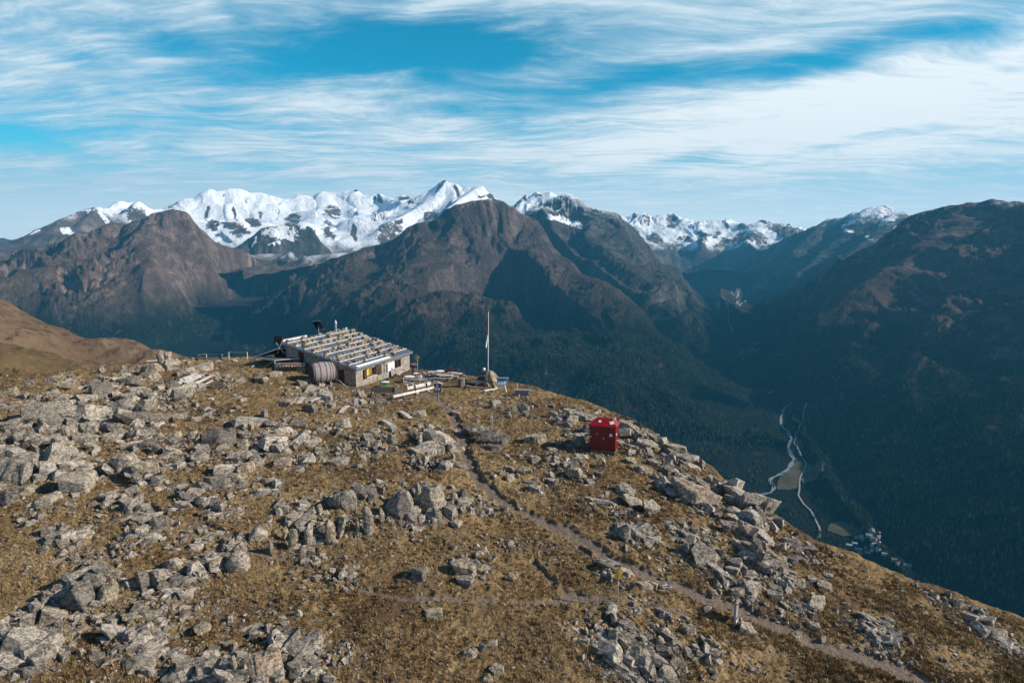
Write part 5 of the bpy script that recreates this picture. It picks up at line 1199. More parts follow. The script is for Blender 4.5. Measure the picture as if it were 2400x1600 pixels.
def picnic(px, py, rz, ln, lab):
    P = gp(px, py); pt = thing('picnic_table', lab, 'table', P, R(rz), 'picnic tables on the far terrace')
    mk('table_top', lambda bm: [bx(bm, (0, -.26 + .26 * k, .74), (ln, .23, .05)) for k in range(3)], W_PALE, pt)
    for sy in (-1, 1): mk('bench_seat', lambda bm: bx(bm, (0, sy * .72, .44), (ln, .26, .05)), W_PALE, pt)
    for sx in (-1, 1): mk('trestle', lambda bm: (beam(bm, (sx * ln * .38, -.8, -.1), (sx * ln * .38, .3, .72), .07, .09), beam(bm, (sx * ln * .38 + .08, .8, -.1), (sx * ln * .38 + .08, -.3, .72), .07, .09), bx(bm, (sx * ln * .38 + .04, 0, .40), (.24, 1.6, .07))), W_GREY, pt)
picnic(1042, 892, -14, 2.2, 'grey picnic table nearest the path on the far terrace')
picnic(1022, 884, 12, 2.0, 'grey picnic table left of the high round table')
picnic(1066, 887, -30, 2.0, 'grey picnic table beside the stone pillar')
ps = thing('folded_parasol', 'folded red parasol lying across the far terrace furniture', 'parasol', gp(1056, 885) + Vector((0, 0, .95)), R(-18))
mk('cloth', lambda bm: lathe(bm, [(.05, -1.0), (.17, -.8), (.14, .3), (.03, 1.0)], 12, Matrix.Rotation(R(82), 4, 'Y')), RED, ps); mk('pole', lambda bm: tube(bm, (-1.35, 0, -.19), (1.2, 0, .17), .03), W_PALE, ps)
tag(plank('plank', (990, 878), (1003, 885), .22, .10, W_WHITE, .35), 'pale plank leaning on the far terrace edge', 'plank')
cr = tag(mk('crate', lambda bm: (bx(bm, (0, 0, .22), (.7, .5, .44)), bx(bm, (0, -.26, .34), (.6, .03, .1))), W_RED), 'small red brown crate on the terrace edge behind the hut corner', 'crate'); cr.location = gp(985, 878)
dk = tag(mk('terrace_deck', lambda bm: [bx(bm, (0, -1.6 + .29 * k, .02), (5.4, .26, .08)) for k in range(11)], W_GREY), 'weathered plank terrace floor beyond the hut corner', 'deck'); q = gp(1000, 889); dk.location = q + Vector((0, 0, .06)); dk.rotation_euler = (0, 0, R(-20))
sl = tag(mk('slate_slab', lambda bm: prism(bm, [(-.45, -.2), (.45, -.2), (.38, .9), (.1, 1.25), (-.3, 1.0)], 'y', -.05, .05), W_GREY), 'dark pointed slate slab leaning on the hut wall between the windows', 'slab'); sl.location = Mh_ @ Vector((7.9, -.35, .1)); sl.rotation_euler = (R(-14), 0, HRZ)
bd = tag(mk('warped_plank', lambda bm: [beam(bm, (-1.1 + .55 * k, 0, .14 * (k - 2) ** 2 * -.25), (-1.1 + .55 * (k + 1), 0, .14 * (k - 1) ** 2 * -.25), .45, .06) for k in range(4)], W_PALE), 'long warped plank seat along the hut wall', 'plank'); bd.location = Mh_ @ Vector((8.6, -1.3, .62)); bd.rotation_euler = (0, R(-8), HRZ)
# pink flowers on a stone pillar, yellow signs at the hut
fl = thing('flower_pillar', 'stone pillar with a pot of pink flowers at the far hut corner', 'planter', gp(971, 884), 0)
mk('pillar', lambda bm: lathe(bm, [(.30, -.2), (.27, 1.15), (.24, 1.2)], 9), STONEW, fl); mk('pot', lambda bm: lathe(bm, [(.14, 1.2), (.22, 1.5)], 12), W_DARK, fl)
def blossoms(bm):
    for i in range(60):
        v = Vector((rs.gauss(0, .15), rs.gauss(0, .15), 1.62 + abs(rs.gauss(0, .10)))); s = .07; u_ = Vector((rs.gauss(0, 1), rs.gauss(0, 1), rs.gauss(0, 1))).normalized(); w_ = u_.orthogonal().normalized()
        bm.faces.new([bm.verts.new(v + s * (a * u_ + b_ * w_)) for a, b_ in ((1, 0), (0, 1), (-1, 0), (0, -1))])
mk('blossom', blossoms, paint('pink_petal', (.62, .16, .26), .7), fl)
def signpost(px, py, h, arms, lab, mid=True):
    P = gp(px, py); s_ = thing('trail_signpost', lab, 'signpost', P, 0, 'yellow trail signposts')
    mk('pole', lambda bm: tube(bm, (0, 0, -.3), (0, 0, h), .035, .033, 12), METAL, s_)
    mk('cap', lambda bm: lathe(bm, [(.04, h), (.04, h + .04), (.02, h + .06)], 12), W_DARK, s_)
    for (z, side, ln, hh, rz) in arms:
        a = mk('arm', lambda bm: prism(bm, [(.02, -hh / 2), (ln - .13, -hh / 2), (ln, 0), (ln - .13, hh / 2), (.02, hh / 2)], 'y', -.045, -.037), YELLOW, s_); a.location = (0, 0, z); a.rotation_euler = (0, 0, R(rz))
        mk('lettering', lambda bm: [bx(bm, (.08 + ln * .30 + .02 * k, -.0465, hh * (.2 - .2 * k)), (ln * (.5 - .12 * (k % 2)), .002, .018)) for k in range(3)], BLACK, a)
        if side > 0 and z == arms[0][0]: mk('route_mark', lambda bm: bx(bm, (ln * .55, -.049, -.0), (.07, .002, .07)), WHITE, a)
    if mid:
        mk('trail_mark', lambda bm: (tube(bm, (0, 0, h * .53), (0, 0, h * .60), .037, seg=12)), WHITE, s_); mk('trail_mark', lambda bm: tube(bm, (0, 0, h * .553), (0, 0, h * .577), .0385, seg=12), RED, s_)
    return s_
signpost(1448, 1419, 2.36, [(2.05, 1, .30, .30, 0), (1.76, 1, .29, .24, 0), (2.10, -1, .30, .20, 180), (1.88, -1, .27, .18, 180), (1.72, -1, .34, .15, 180)], 'tall trail signpost with yellow arms beside the worn path in the foreground')
signpost(979, 884, 2.95, [(2.72, 1, .34, .16, 0), (2.55, 1, .30, .15, 0), (2.72, -1, .40, .16, 180), (2.53, -1, .34, .15, 180), (2.36, -1, .22, .14, 180)], 'trail signpost with yellow arms behind the far hut corner')
# menu board
P = gp(1026, 941); mb = thing('menu_board', 'small dark notice board with white sheets on a post before the terrace', 'notice board', P, R(-12))
mk('post', lambda bm: bx(bm, (0, .06, .5), (.12, .10, 1.5)), W_GREY, mb); pn = mk('panel', lambda bm: bx(bm, (0, 0, 1.48), (.78, .06, 1.0)), W_DARK, mb)
for x, z, hh in ((-.16, 1.38, .38), (.16, 1.38, .38), (-.02, 1.76, .22)): mk('sheet', lambda bm: bx(bm, (x, -.034, z), (.26, .006, hh)), PAPER, pn)
mk('roof', lambda bm: (beam(bm, (-.55, 0, 1.98), (.05, 0, 2.16), .3, .05), beam(bm, (0, 0, 2.16), (.62, 0, 2.0), .3, .05)), W_PALE, mb); mk('footer', lambda bm: bx(bm, (0, -.035, .98), (.74, .02, .12)), METAL, mb)
P = gp(1019, 915); ys = thing('yellow_pointer', 'little yellow pointer sign on a stick behind the menu board', 'sign', P, R(8)); mk('stick', lambda bm: tube(bm, (0, 0, -.2), (0, 0, 1.35), .025), W_PALE, ys); mk('arm', lambda bm: prism(bm, [(-.25, .78), (.2, .78), (.34, .88), (.2, .98), (-.25, .98)], 'y', -.04, -.02), YELLOW, ys)
# stone pillar with a rusty chamois
P = gp(1081, 908); sp_ = thing('stone_pillar', 'round stone pillar with a white edge beside the sitting area', 'pillar', P, 0); mk('shaft', lambda bm: lathe(bm, [(.40, -.3), (.38, 1.0), (.34, 1.05)], 14), STONEW, sp_); mk('cap', lambda bm: lathe(bm, [(.46, 1.05), (.46, 1.12)], 14), W_GREY, sp_); mk('white_strip', lambda bm: bx(bm, (.37, -.14, .6), (.06, .2, .85)), WHITE, sp_)
sc_ = tag(mk('rusty_sculpture', lambda bm: (bx(bm, (0, 0, .28), (.42, .06, .2)), bx(bm, (-.15, 0, .1), (.05, .05, .25)), bx(bm, (.15, 0, .1), (.05, .05, .25)), beam(bm, (.18, 0, .32), (.26, 0, .62), .06, .12), bx(bm, (.31, 0, .64), (.2, .06, .1)), tube(bm, (.26, 0, .68), (.2, 0, .86), .015), tube(bm, (.24, 0, .68), (.3, 0, .86), .015)), RUST), 'rusty steel animal figure standing on the stone pillar', 'sculpture'); sc_.location = P + Vector((0, 0, 1.12)); sc_.scale = (1.15, 1.15, 1.15)
# flagpole, its boulder and the lamp
Pb = gp(1152, 907); 
def peak(bm):
    lathe(bm, [(1.0, -.4), (.98, .5), (.85, 1.15), (.62, 1.65), (.34, 1.95), (.08, 2.05)], 22)
    bmesh.ops.triangulate(bm, faces=bm.faces[:]); bmesh.ops.subdivide_edges(bm, edges=bm.edges[:], cuts=1)
    for v in bm.verts:
        q = v.co * 1.3; k = 1 + .16 * mnoise.fractal(q, 1, 2, 4) + (.08 if math.sin(math.atan2(v.co.y, v.co.x) * 5 + v.co.z) > 0 else -.06); v.co.x *= k; v.co.y *= k; v.co.x -= .10 * v.co.z
bo = mk('flagpole_boulder', peak, m_rock); bo.data.attributes.new('tone', 'FLOAT', 'POINT').data.foreach_set('value', np.full(len(bo.data.vertices), .5, np.float32)); bo.location = Pb + Vector((0, .3, 0)); bo.scale = (.92, .9, .98); bo.color = (1.1, 1.0, .86, 1); tag(bo, 'tall tan boulder carrying the flagpole', 'boulder')
P = Pb + Vector((-.45, .7, 0)); fpole = thing('flagpole', 'thin white flagpole with limp red and white flags on the terrace boulder', 'flagpole', P, 0)
mk('pole', lambda bm: tube(bm, (0, 0, .8), (.10, 0, 9.25), .042, .030, 10), WHITE, fpole)
def flag(bm, z0, z1, spread):
    n, m_ = 10, 6; g_ = []
    for i in range(n + 1):
        z = z0 + (z1 - z0) * i / n; row = []
        for j in range(m_ + 1):
            u = j / m_; wd = spread * (.35 + .65 * i / n) if i < n else spread * .8
            row.append(bm.verts.new((.02 - u * wd, .10 * math.sin(u * 9 + i * .5) * (.4 + u), z - u * .5 * (.4 + i / n))))
        g_.append(row)
    for i in range(n):
        for j in range(m_): bm.faces.new((g_[i][j], g_[i][j + 1], g_[i + 1][j + 1], g_[i + 1][j]))
fr_ = mk('flag', lambda bm: flag(bm, 8.4, 7.1, .24), RED, fpole); fr_['label'] = 'limp red flag'
fb_ = mk('flag', lambda bm: flag(bm, 6.75, 6.5, .14), W_DARK, fpole); fb_['label'] = 'dark strip of cloth between the flags'
fw_ = mk('flag', lambda bm: flag(bm, 6.45, 5.3, .34), WHITE, fpole); fw_['label'] = 'limp white flag'
ro = bpy.data.objects.new('boulder', PROTO['b'][3]); COL.objects.link(ro); q = gp(1136, 893); ro.location = q + Vector((0, .5, .55)); ro.scale = (.95, .8, .75); ro.color = (.62, .60, .60, 1); tag(ro, 'dark boulder left of the flagpole carrying a white lamp', 'boulder')
la = thing('white_lamp', 'small white lamp on the dark boulder beside the flagpole', 'lamp', q + Vector((-.1, .45, 1.05)), 0); mk('globe', lambda bm: bmesh.ops.create_uvsphere(bm, u_segments=14, v_segments=8, radius=.20, matrix=Matrix.Translation((0, 0, .32))), WHITE, la, smooth=True); mk('bracket', lambda bm: tube(bm, (-.05, 0, -.2), (0, 0, .2), .05), METAL, la)
a, b_ = gp(1099, 899), gp(1142, 901); hf = thing('rope_railing', 'two sagging ropes between posts left of the flagpole boulder', 'railing', a); d_ = b_ - a
mk('post', lambda bm: tube(bm, (0, 0, -.2), (0, 0, 1.0), .05), W_PALE, hf); mk('post', lambda bm: tube(bm, d_ - Vector((0, 0, .2)), d_ + Vector((-.1, 0, 1.35)), .05), METAL, hf)
for z in (.5, .88): mk('rope', lambda bm: rope(bm, (0, 0, z), d_ + Vector((0, 0, z + .35)), .14, .03), ROPE, hf)
tag(log('log', (1112, 905), (1150, 903), .17, W_WHITE, .35), 'thick white log lying below the rope railing', 'log')
tag(log('log', (1092, 911), (1140, 916), .13, W_GREY, .18), 'long dark grey log in front of the white log', 'log')
tag(log('log', (1135, 921), (1168, 915), .12, W_PALE, .12), 'pale log lying right of the sitting area', 'log')
tag(plank('plank', (1094, 905), (1116, 909), .35, .22, W_DARK, .42), 'black plank beside the stone pillar', 'plank')
# blue information board
P = gp(1177, 915); ib = thing('information_board', 'blue information board with pale sheets under a narrow roof at the terrace end', 'notice board', P, R(-9))
pnl = mk('panel', lambda bm: bx(bm, (0, 0, 1.0), (1.30, .06, .80), Matrix.Rotation(R(-16), 3, 'X')), BLUE, ib)
for k in range(3): mk('sheet', lambda bm: bx(bm, Vector((0, 0, 1.0)) + Matrix.Rotation(R(-16), 3, 'X') @ Vector((-.40 + .36 * k, -.038, -.09)), (.30, .012, .44), Matrix.Rotation(R(-16), 3, 'X')), PAPER, pnl)
mk('roof', lambda bm: bx(bm, (0, .1, 1.50), (1.55, .34, .06), Matrix.Rotation(R(14), 3, 'X')), W_GREY, ib)
for sx in (-1, 1): mk('leg', lambda bm: bx(bm, (sx * .62, .14, .6), (.07, .07, 1.8)), W_GREY, ib)
mk('brace', lambda bm: beam(bm, (.25, .1, .75), (.62, -.35, -.1), .05, .05), METAL, ib)
P = gp(1224, 928); tr = thing('timber_box', 'grey timber box with a small weather vane at the end of the terrace', 'box', P, R(-6)); mk('body', lambda bm: bx(bm, (0, .2, .28), (1.75, .7, .56)), W_GREY, tr, .02); mk('end_board', lambda bm: bx(bm, (.82, -.17, .34), (.2, .05, .48)), W_PALE, tr)
vn = mk('vane', lambda bm: (tube(bm, (-.58, .2, .5), (-.58, .2, 1.25), .02), beam(bm, (-.74, .2, 1.2), (-.44, .2, 1.05), .02, .06), beam(bm, (-.66, .2, 1.35), (-.52, .2, 1.15), .02, .05)), WHITE, tr); mk('lid', lambda bm: bx(bm, (0, .2, .60), (1.85, .8, .06)), W_GREY, tr)
# ------------------------------------------------------------------ red cabin
cabs = gp(1411, 1061); cabs.z = gz(cabs.x, cabs.y) + .16
cb = thing('red_cabin', 'dark red cabin with white crosses on the slope right of the sunken path', 'cabin', cabs, R(-19))
CW, CD, CH = 2.28, 1.55, 2.18
def cab(px_): return (px_ - 670) / 600 * CW
mk('body', lambda bm: bx(bm, (0, CD / 2, CH / 2 + .02), (CW, CD, CH)), REDB, cb, .015)
def hip(bm):
    o_ = .10; zb, zt = CH + .02, CH + .58; a = [(-CW / 2 - o_, -o_), (CW / 2 + o_, -o_), (CW / 2 + o_, CD + o_), (-CW / 2 - o_, CD + o_)]; rg = [(-CW / 2 + .55, CD * .52), (CW / 2 - .45, CD * .52)]
    L = [bm.verts.new((*p, zb - .06)) for p in a]; U = [bm.verts.new((*p, zb + .03)) for p in a]; T_ = [bm.verts.new((*p, zt)) for p in rg]
    bm.faces.new(L[::-1])
    for i in range(4): bm.faces.new((L[i], L[(i + 1) % 4], U[(i + 1) % 4], U[i]))
    bm.faces.new((U[0], U[1], T_[1], T_[0])); bm.faces.new((U[1], U[2], T_[1])); bm.faces.new((U[2], U[3], T_[0], T_[1])); bm.faces.new((U[3], U[0], T_[0]))
mk('roof', hip, RED, cb)
def cross(loc, s, rot, tw=0.0):
    o = mk('cross', lambda bm: (bx(bm, (0, 0, 0), (s, .012, s * .32)), bx(bm, (0, 0, s * .33), (s * .32, .012, s * .34)), bx(bm, (0, 0, -s * .33), (s * .32, .012, s * .34))), WHITE, cb)
    o.location = loc; o.rotation_euler = rot; return o
def cz(zy): return (1275 - zy) / 590 * CH
pr = math.atan2(.55, CD * .52 + .1)
cross((cab(557), -.010, cz(868)), .17, (0, 0, 0)); cross((cab(865), -.010, cz(880)), .30, (0, R(40), 0)); cross((cab(402), -.010, cz(955)), .12, (0, 0, 0))
for x, s, tw, yy in ((cab(590), .30, 45, .36), (cab(868), .46, 20, .30)):
    zz0 = CH + .05 + (yy + .1) * math.tan(pr); cross((x, yy - .012, zz0 + .014), s, (R(-90) + pr, 0, 0)).rotation_euler = (Matrix.Rotation(-(R(90) - pr), 3, 'X') @ Matrix.Rotation(R(tw), 3, 'Y')).to_euler()
cross((CW / 2 + .010, .42, cz(880)), .26, (0, 0, R(90))); cross((CW / 2 + .010, .85, cz(1060)), .18, (0, R(45), R(90)))
dr = mk('door', lambda bm: bx(bm, (.05, -.018, 1.02), (.95, .045, 1.92)), REDB, cb); mk('handle', lambda bm: (bx(bm, (.14, -.04, 1.12), (.05, .04, .20)), bx(bm, (.03, -.035, 1.16), (.06, .03, .06))), METAL, dr)
mk('plinth', lambda bm: bx(bm, (0, CD / 2, -.12), (CW - .1, CD - .1, .28)), STONEW, cb); mk('corner_post', lambda bm: bx(bm, (CW / 2 - .15, .12, -.45), (.16, .16, .5)), W_DARK, cb)
P = gp(1480, 1001); ws = thing('marker_pole', 'thin leaning pole with a red tip on the skyline right of the red cabin', 'pole', P, 0); sca = sc_at(P); mk('shaft', lambda bm: tube(bm, (0, 0, -.3), (13 * sca * .72, 0, 54 * sca * .7), .022, .016), W_DARK, ws); mk('red_tip', lambda bm: tube(bm, (13 * sca * .72, 0, 54 * sca * .7), (13 * sca, 0, 54 * sca), .035, .02), RED, ws)
P = gp(1337, 1026); bs = thing('small_blue_sign', 'small pale blue sign plate on the turf left of the red cabin', 'sign', P, R(15)); mk('plate', lambda bm: bx(bm, (0, 0, .28), (.55, .25, .06), Matrix.Rotation(R(-20), 3, 'X')), BLUE, bs); mk('sheet', lambda bm: bx(bm, (0, -.01, .325), (.45, .2, .012), Matrix.Rotation(R(-20), 3, 'X')), PAPER, bs); mk('stick', lambda bm: tube(bm, (.1, 0, -.2), (.1, 0, .26), .03), W_PALE, bs)
o = mk('wooden_stake', lambda bm: bx(bm, (0, 0, .5), (.11, .09, 1.5)), W_PALE); o.location = gp(1154, 1016) + Vector((0, 0, .5)); tag(o, 'pale wooden stake standing on the dark ledge beside the path', 'stake')
o = mk('wooden_stake', lambda bm: tube(bm, (0, 0, -.2), (0, 0, .95), .03), METAL); o.location = gp(1330, 960); tag(o, 'thin metal stake near the skyline behind the red cabin', 'stake')
# wooden notice board seen from its edge
P = gp(1724, 1464); nb = thing('wooden_notice_board', 'leaning wooden notice board seen from its edge beside the lower path', 'notice board', P, R(62)); nb.rotation_euler = (0, R(7), R(62))
mk('post', lambda bm: (bx(bm, (-.25, .05, .55), (.09, .09, 1.7)), bx(bm, (.35, .05, .55), (.09, .09, 1.7))), W_GREY, nb); mk('panel', lambda bm: [bx(bm, (.05, 0, .52 + .2 * k), (.70, .05, .19)) for k in range(4)], W_GREY, nb)
mk('roof', lambda bm: bx(bm, (.05, -.02, 1.32), (.8, .20, .05), Matrix.Rotation(R(12), 3, 'X')), W_GREY, nb); mk('red_knob', lambda bm: bx(bm, (-.25, .05, 1.45), (.11, .11, .16)), RED, nb, .03)
mk('sheet', lambda bm: bx(bm, (-.2, -.06, .22), (.28, .02, .24)), PAPER, nb); mk('sheet', lambda bm: bx(bm, (.3, -.06, .16), (.2, .02, .2)), PAPER, nb)
# painted marker rocks and curved shingles
for (px, py, w_, h_, lab) in ((1557, 1380, 1.0, .9, 'square rock painted with a white and red trail mark beside the path'), (1200, 1365, 1.3, 1.0, 'rounded pale rock with a faint pink trail mark in the turf')):
    P = gp(px, py); s = sc_at(P); o = bpy.data.objects.new('marker_rock', PROTO['b' if px > 1500 else 'r'][1]); COL.objects.link(o); W_ = 17 * s * w_ * .62
    o.scale = (W_, W_ * .8, W_ * h_ * .95); o.location = P + Vector((0, .2, W_ * .45)); o.color = (1.25, 1.2, 1.15, 1); tag(o, lab, 'rock')
    def mark(bm, red):
        for i in range(8):
            for j in range(1):
                a_ = -W_ * .55 + i * W_ * 1.1 / 8; z0, z1 = (W_ * .42, W_ * .62) if red else (W_ * .2, W_ * .85)
                yy = -W_ * (.86 if red else .84); bx(bm, (a_ + W_ * .07, yy, (z0 + z1) / 2 - .05 + a_ * .15), (W_ * 1.1 / 8, .03, z1 - z0))
    if px > 1500:
        rt = Matrix.Rotation(R(-24), 3, 'X')
        for nm, mt, rd in (('white_mark', WHITE, 0), ('red_mark', RED, 1)):
            mm = mk(nm, lambda bm: mark(bm, rd), mt); mm.parent = o; mm.scale = (1 / o.scale.x, 1 / o.scale.y, 1 / o.scale.z)
SHG = [((728, 944), (769, 931), 'curved white shingle lying on rubble below the barrel', W_WHITE, .10), ((798, 972), (816, 955), 'curved pale shingle standing on the turf below the hut corner', W_WHITE, .12), ((938, 968), (962, 984), 'curved grey shingle lying highest on the turf below the log bench', W_PALE, .08), ((897, 990), (920, 1003), 'curved grey shingle lying lowest on the turf below the hut', W_PALE, .08)]
for p1, p2, lab, mt, cv in SHG: tag(plank('shingle', p1, p2, .42, .07, mt, .16, cv), lab, 'shingle', 'curved shingles lying below the hut')
o = mk('upright_board', lambda bm: bx(bm, (0, 0, .3), (.42, .06, .85), Matrix.Rotation(R(-18), 3, 'X')), W_PALE); o.location = gp(835, 949); tag(o, 'short pale board propped against the rubble below the hut corner', 'board')
# ------------------------------------------------------------------ far things: valley floor, village, forest, lift
def far_hits(px, py, d0=1500, d1=13500, n=90):
    px = np.asarray(px, float); py = np.asarray(py, float); d = ray(px, py); d = d / np.hypot(d[:, 0], d[:, 1])[:, None]
    s = d0 * (d1 / d0) ** np.linspace(0, 1, n); P = d[:, None, :] * s[None, :, None]; P[:, :, 2] += CAMZ
    h = far_h(P[:, :, 0].ravel(), P[:, :, 1].ravel(), False).reshape(len(px), n); k = np.clip(np.argmax(P[:, :, 2] < h, 1), 1, None); i = np.arange(len(px))
    e0 = P[i, k - 1, 2] - h[i, k - 1]; e1 = P[i, k, 2] - h[i, k]; f_ = np.clip(e0 / np.where(np.abs(e0 - e1) < 1e-9, 1e-9, e0 - e1), 0, 1)[:, None]
    Q = P[i, k - 1] * (1 - f_) + P[i, k] * f_; Q[:, 2] = far_h(Q[:, 0], Q[:, 1]); return Q
Z4 = (1600, 900)
def ribbon(name, pts, z0, sc, wd, mat, label, cat, lift):
    a = np.array(tab(pts, z0, sc)); seg = np.concatenate([[0], np.cumsum(np.hypot(*np.diff(a, axis=0).T))]); u = np.linspace(0, seg[-1], max(8, int(seg[-1] / 5)))
    px, py = np.interp(u, seg, a[:, 0]), np.interp(u, seg, a[:, 1]); C = far_hits(px, py); T_ = np.gradient(C[:, :2], axis=0); T_ /= np.hypot(T_[:, 0], T_[:, 1])[:, None] + 1e-9
    w_ = wd * (1 + .7 * vnoise(u / 9, u * 0 + 3.3, 4)) if name != 'road' else np.full(len(u), wd)
    N = np.stack([-T_[:, 1], T_[:, 0]], -1); k = 3; V = []
    for j in np.linspace(-.5, .5, k):
        q = C[:, :2] + N * (w_ * j)[:, None]; V.append(np.column_stack([q, np.maximum(far_h(q[:, 0], q[:, 1]), C[:, 2]) + lift]))
    V = np.stack(V, 1).reshape(-1, 3); structure(name, mesh_np(name, V, grid_faces(len(u), k), 4, mat, True), label, cat)
GRAV = paint('river_gravel', (0.20, 0.22, 0.235), .9, var=.3, scale=.02); ROADM = paint('gravel_road', (0.27, 0.265, 0.245), .9, var=.15, scale=.05); MEAD = paint('valley_meadow', (0.075, 0.068, 0.032), .95, var=.35, scale=.02); MEAD2 = paint('dry_meadow', (0.095, 0.072, 0.052), .95, var=.3, scale=.02)
def patch(name, poly, z0, sc, mat, label, cat, lift=3.0, n=34):
    a = np.array(tab(poly, z0, sc)); x0, y0 = a.min(0); x1, y1 = a.max(0); gx, gy = np.meshgrid(np.linspace(x0, x1, n), np.linspace(y0, y1, n)); ins = np.zeros(gx.shape, bool)
    jx = gx + 1.6 * vnoise(gx / 5, gy / 5, 8); jy = gy + 1.6 * vnoise(gx / 5, gy / 5, 9)
    for (ax, ay), (bx_, by_) in zip(a, np.roll(a, -1, 0)):
        c_ = ((ay > jy) != (by_ > jy)) & (jx < (bx_ - ax) * (jy - ay) / (by_ - ay + 1e-9) + ax); ins ^= c_
    H = far_hits(gx.ravel(), gy.ravel()); H[:, 2] += lift; F = grid_faces(n, n); F = F[ins.ravel()[F].all(1)]; dd_ = np.hypot(H[:, 0], H[:, 1])[F]; F = F[dd_.max(1) / dd_.min(1) < 1.05]
    structure(name, mesh_np(name, H, F, 4, mat, True), label, cat)
patch('meadow', [(690, 440), (735, 470), (752, 500), (735, 540), (712, 590), (712, 640), (640, 655), (575, 650), (575, 600), (600, 560), (650, 520), (680, 480)], Z4, 2.614, MEAD, 'green meadow between river and road', 'meadow')
patch('meadow', [(765, 480), (800, 500), (880, 510), (860, 560), (800, 600), (740, 615), (722, 590), (745, 540)], Z4, 2.614, MEAD2, 'brown meadow right of the valley road', 'meadow')
patch('meadow', [(900, 850), (980, 840), (1060, 880), (1120, 920), (1040, 940), (960, 930), (880, 900)], Z4, 2.614, MEAD, 'meadow above the village', 'meadow')
patch('gravel_plain', [(60, 800), (150, 790), (300, 800), (390, 850), (400, 900), (460, 940), (380, 955), (280, 880), (180, 860)], Z3, 2.94, GRAV, 'grey gravel plain at the valley head', 'gravel', 4)
patch('meadow', [(265, 950), (340, 940), (420, 950), (330, 975), (270, 975)], Z3, 2.94, MEAD2, 'brown meadow below the gravel plain', 'meadow', 4)
patch('meadow', [(390, 1250), (470, 1230), (545, 1260), (500, 1280), (400, 1275)], Z3, 2.94, MEAD2, 'small brown clearing in the valley forest', 'meadow', 4)
FARM[:] = [M1b, M2, M3]
patch('moraine', [(540, 725), (600, 700), (660, 668), (705, 640), (715, 655), (680, 700), (640, 728), (600, 742), (570, 740)], (0, 0), 1.0, paint('moraine_gravel', (0.20, 0.175, 0.16), .95, var=.3, scale=.01), 'pale moraine in the left side valley', 'moraine', 4)
FARM[:] = [M3, M4, M6, M7]
for pts, wd in (([(670, 140), (620, 175), (600, 235), (612, 272), (650, 295), (655, 340), (668, 378), (645, 420), (683, 460), (662, 500), (640, 530), (595, 558), (540, 582), (535, 600), (565, 635), (540, 670), (470, 682), (420, 700), (395, 722), (450, 760), (520, 790), (575, 815), (615, 842), (650, 875)], 14), ([(520, 62), (545, 48), (568, 34)], 10)):
    ribbon('river', pts, Z4, 2.614, wd, GRAV, 'pale river winding through the valley', 'river', 4.5)
ribbon('river', [(235, 985), (265, 1000), (285, 1040), (300, 1065), (345, 1095), (340, 1130)], Z3, 2.94, 11, GRAV, 'thin upper stream in the dark forest', 'river', 5)
ribbon('river', [(520, 1215), (500, 1225), (400, 1250), (385, 1290)], Z3, 2.94, 13, GRAV, 'short stretch of stream in the valley forest', 'river', 5)
ribbon('road', [(762, 135), (740, 190), (732, 255), (690, 310), (692, 368), (678, 405), (700, 430), (728, 455), (758, 490), (745, 530), (722, 570), (715, 610), (716, 650), (708, 685), (725, 715), (745, 745), (780, 775), (800, 805), (820, 850), (838, 885), (845, 930), (825, 955)], Z4, 2.614, 6, ROADM, 'pale gravel road through the valley forest', 'road', 5)
# village
HC = [(1990, 1280, 16, 'pale grey', 'white walled'), (2003, 1276, 14, 'pale grey', ''), (2012, 1290, 20, 'grey blue', ''), (2022, 1263, 26, 'grey blue', ''), (2010, 1261, 16, 'grey blue', ''), (2036, 1268, 18, 'grey blue', ''), (2042, 1255, 26, 'brown', ''), (2046, 1277, 17, 'white', ''), (2058, 1266, 12, 'brown', ''),
      (2050, 1285, 16, 'dark red brown', ''), (2047, 1293, 18, 'red brown', ''), (2030, 1287, 17, 'dark red brown', ''), (2016, 1298, 16, 'dark red brown', ''), (2034, 1298, 15, 'pale grey', ''), (2060, 1289, 8, 'white', ''), (2046, 1301, 16, 'dark red brown', ''), (2060, 1258, 12, 'round pale', ''), (2057, 1310, 12, 'grey blue', ''), (2071, 1318, 14, 'grey blue', ''), (2094, 1332, 14, 'brown', ''), (2110, 1329, 14, 'brown', ''), (2124, 1339, 22, 'grey blue', ''), (2104, 1339, 12, 'dark red brown', '')]
RC = {'pale grey': (.38, .41, .44), 'grey blue': (.26, .30, .35), 'brown': (.24, .18, .15), 'white': (.52, .54, .55), 'dark red brown': (.19, .10, .09), 'red brown': (.42, .23, .18), 'round pale': (.24, .24, .22)}
RM = {k: paint('roof_' + k.replace(' ', '_'), v, .8, var=.15, scale=.3) for k, v in RC.items()}; HWALL = paint('village_plaster', (.42, .40, .38), .9, var=.2, scale=.3)
hp = far_hits([h[0] for h in HC], [h[1] for h in HC], 1500, 4000, 120)
cnt = {}
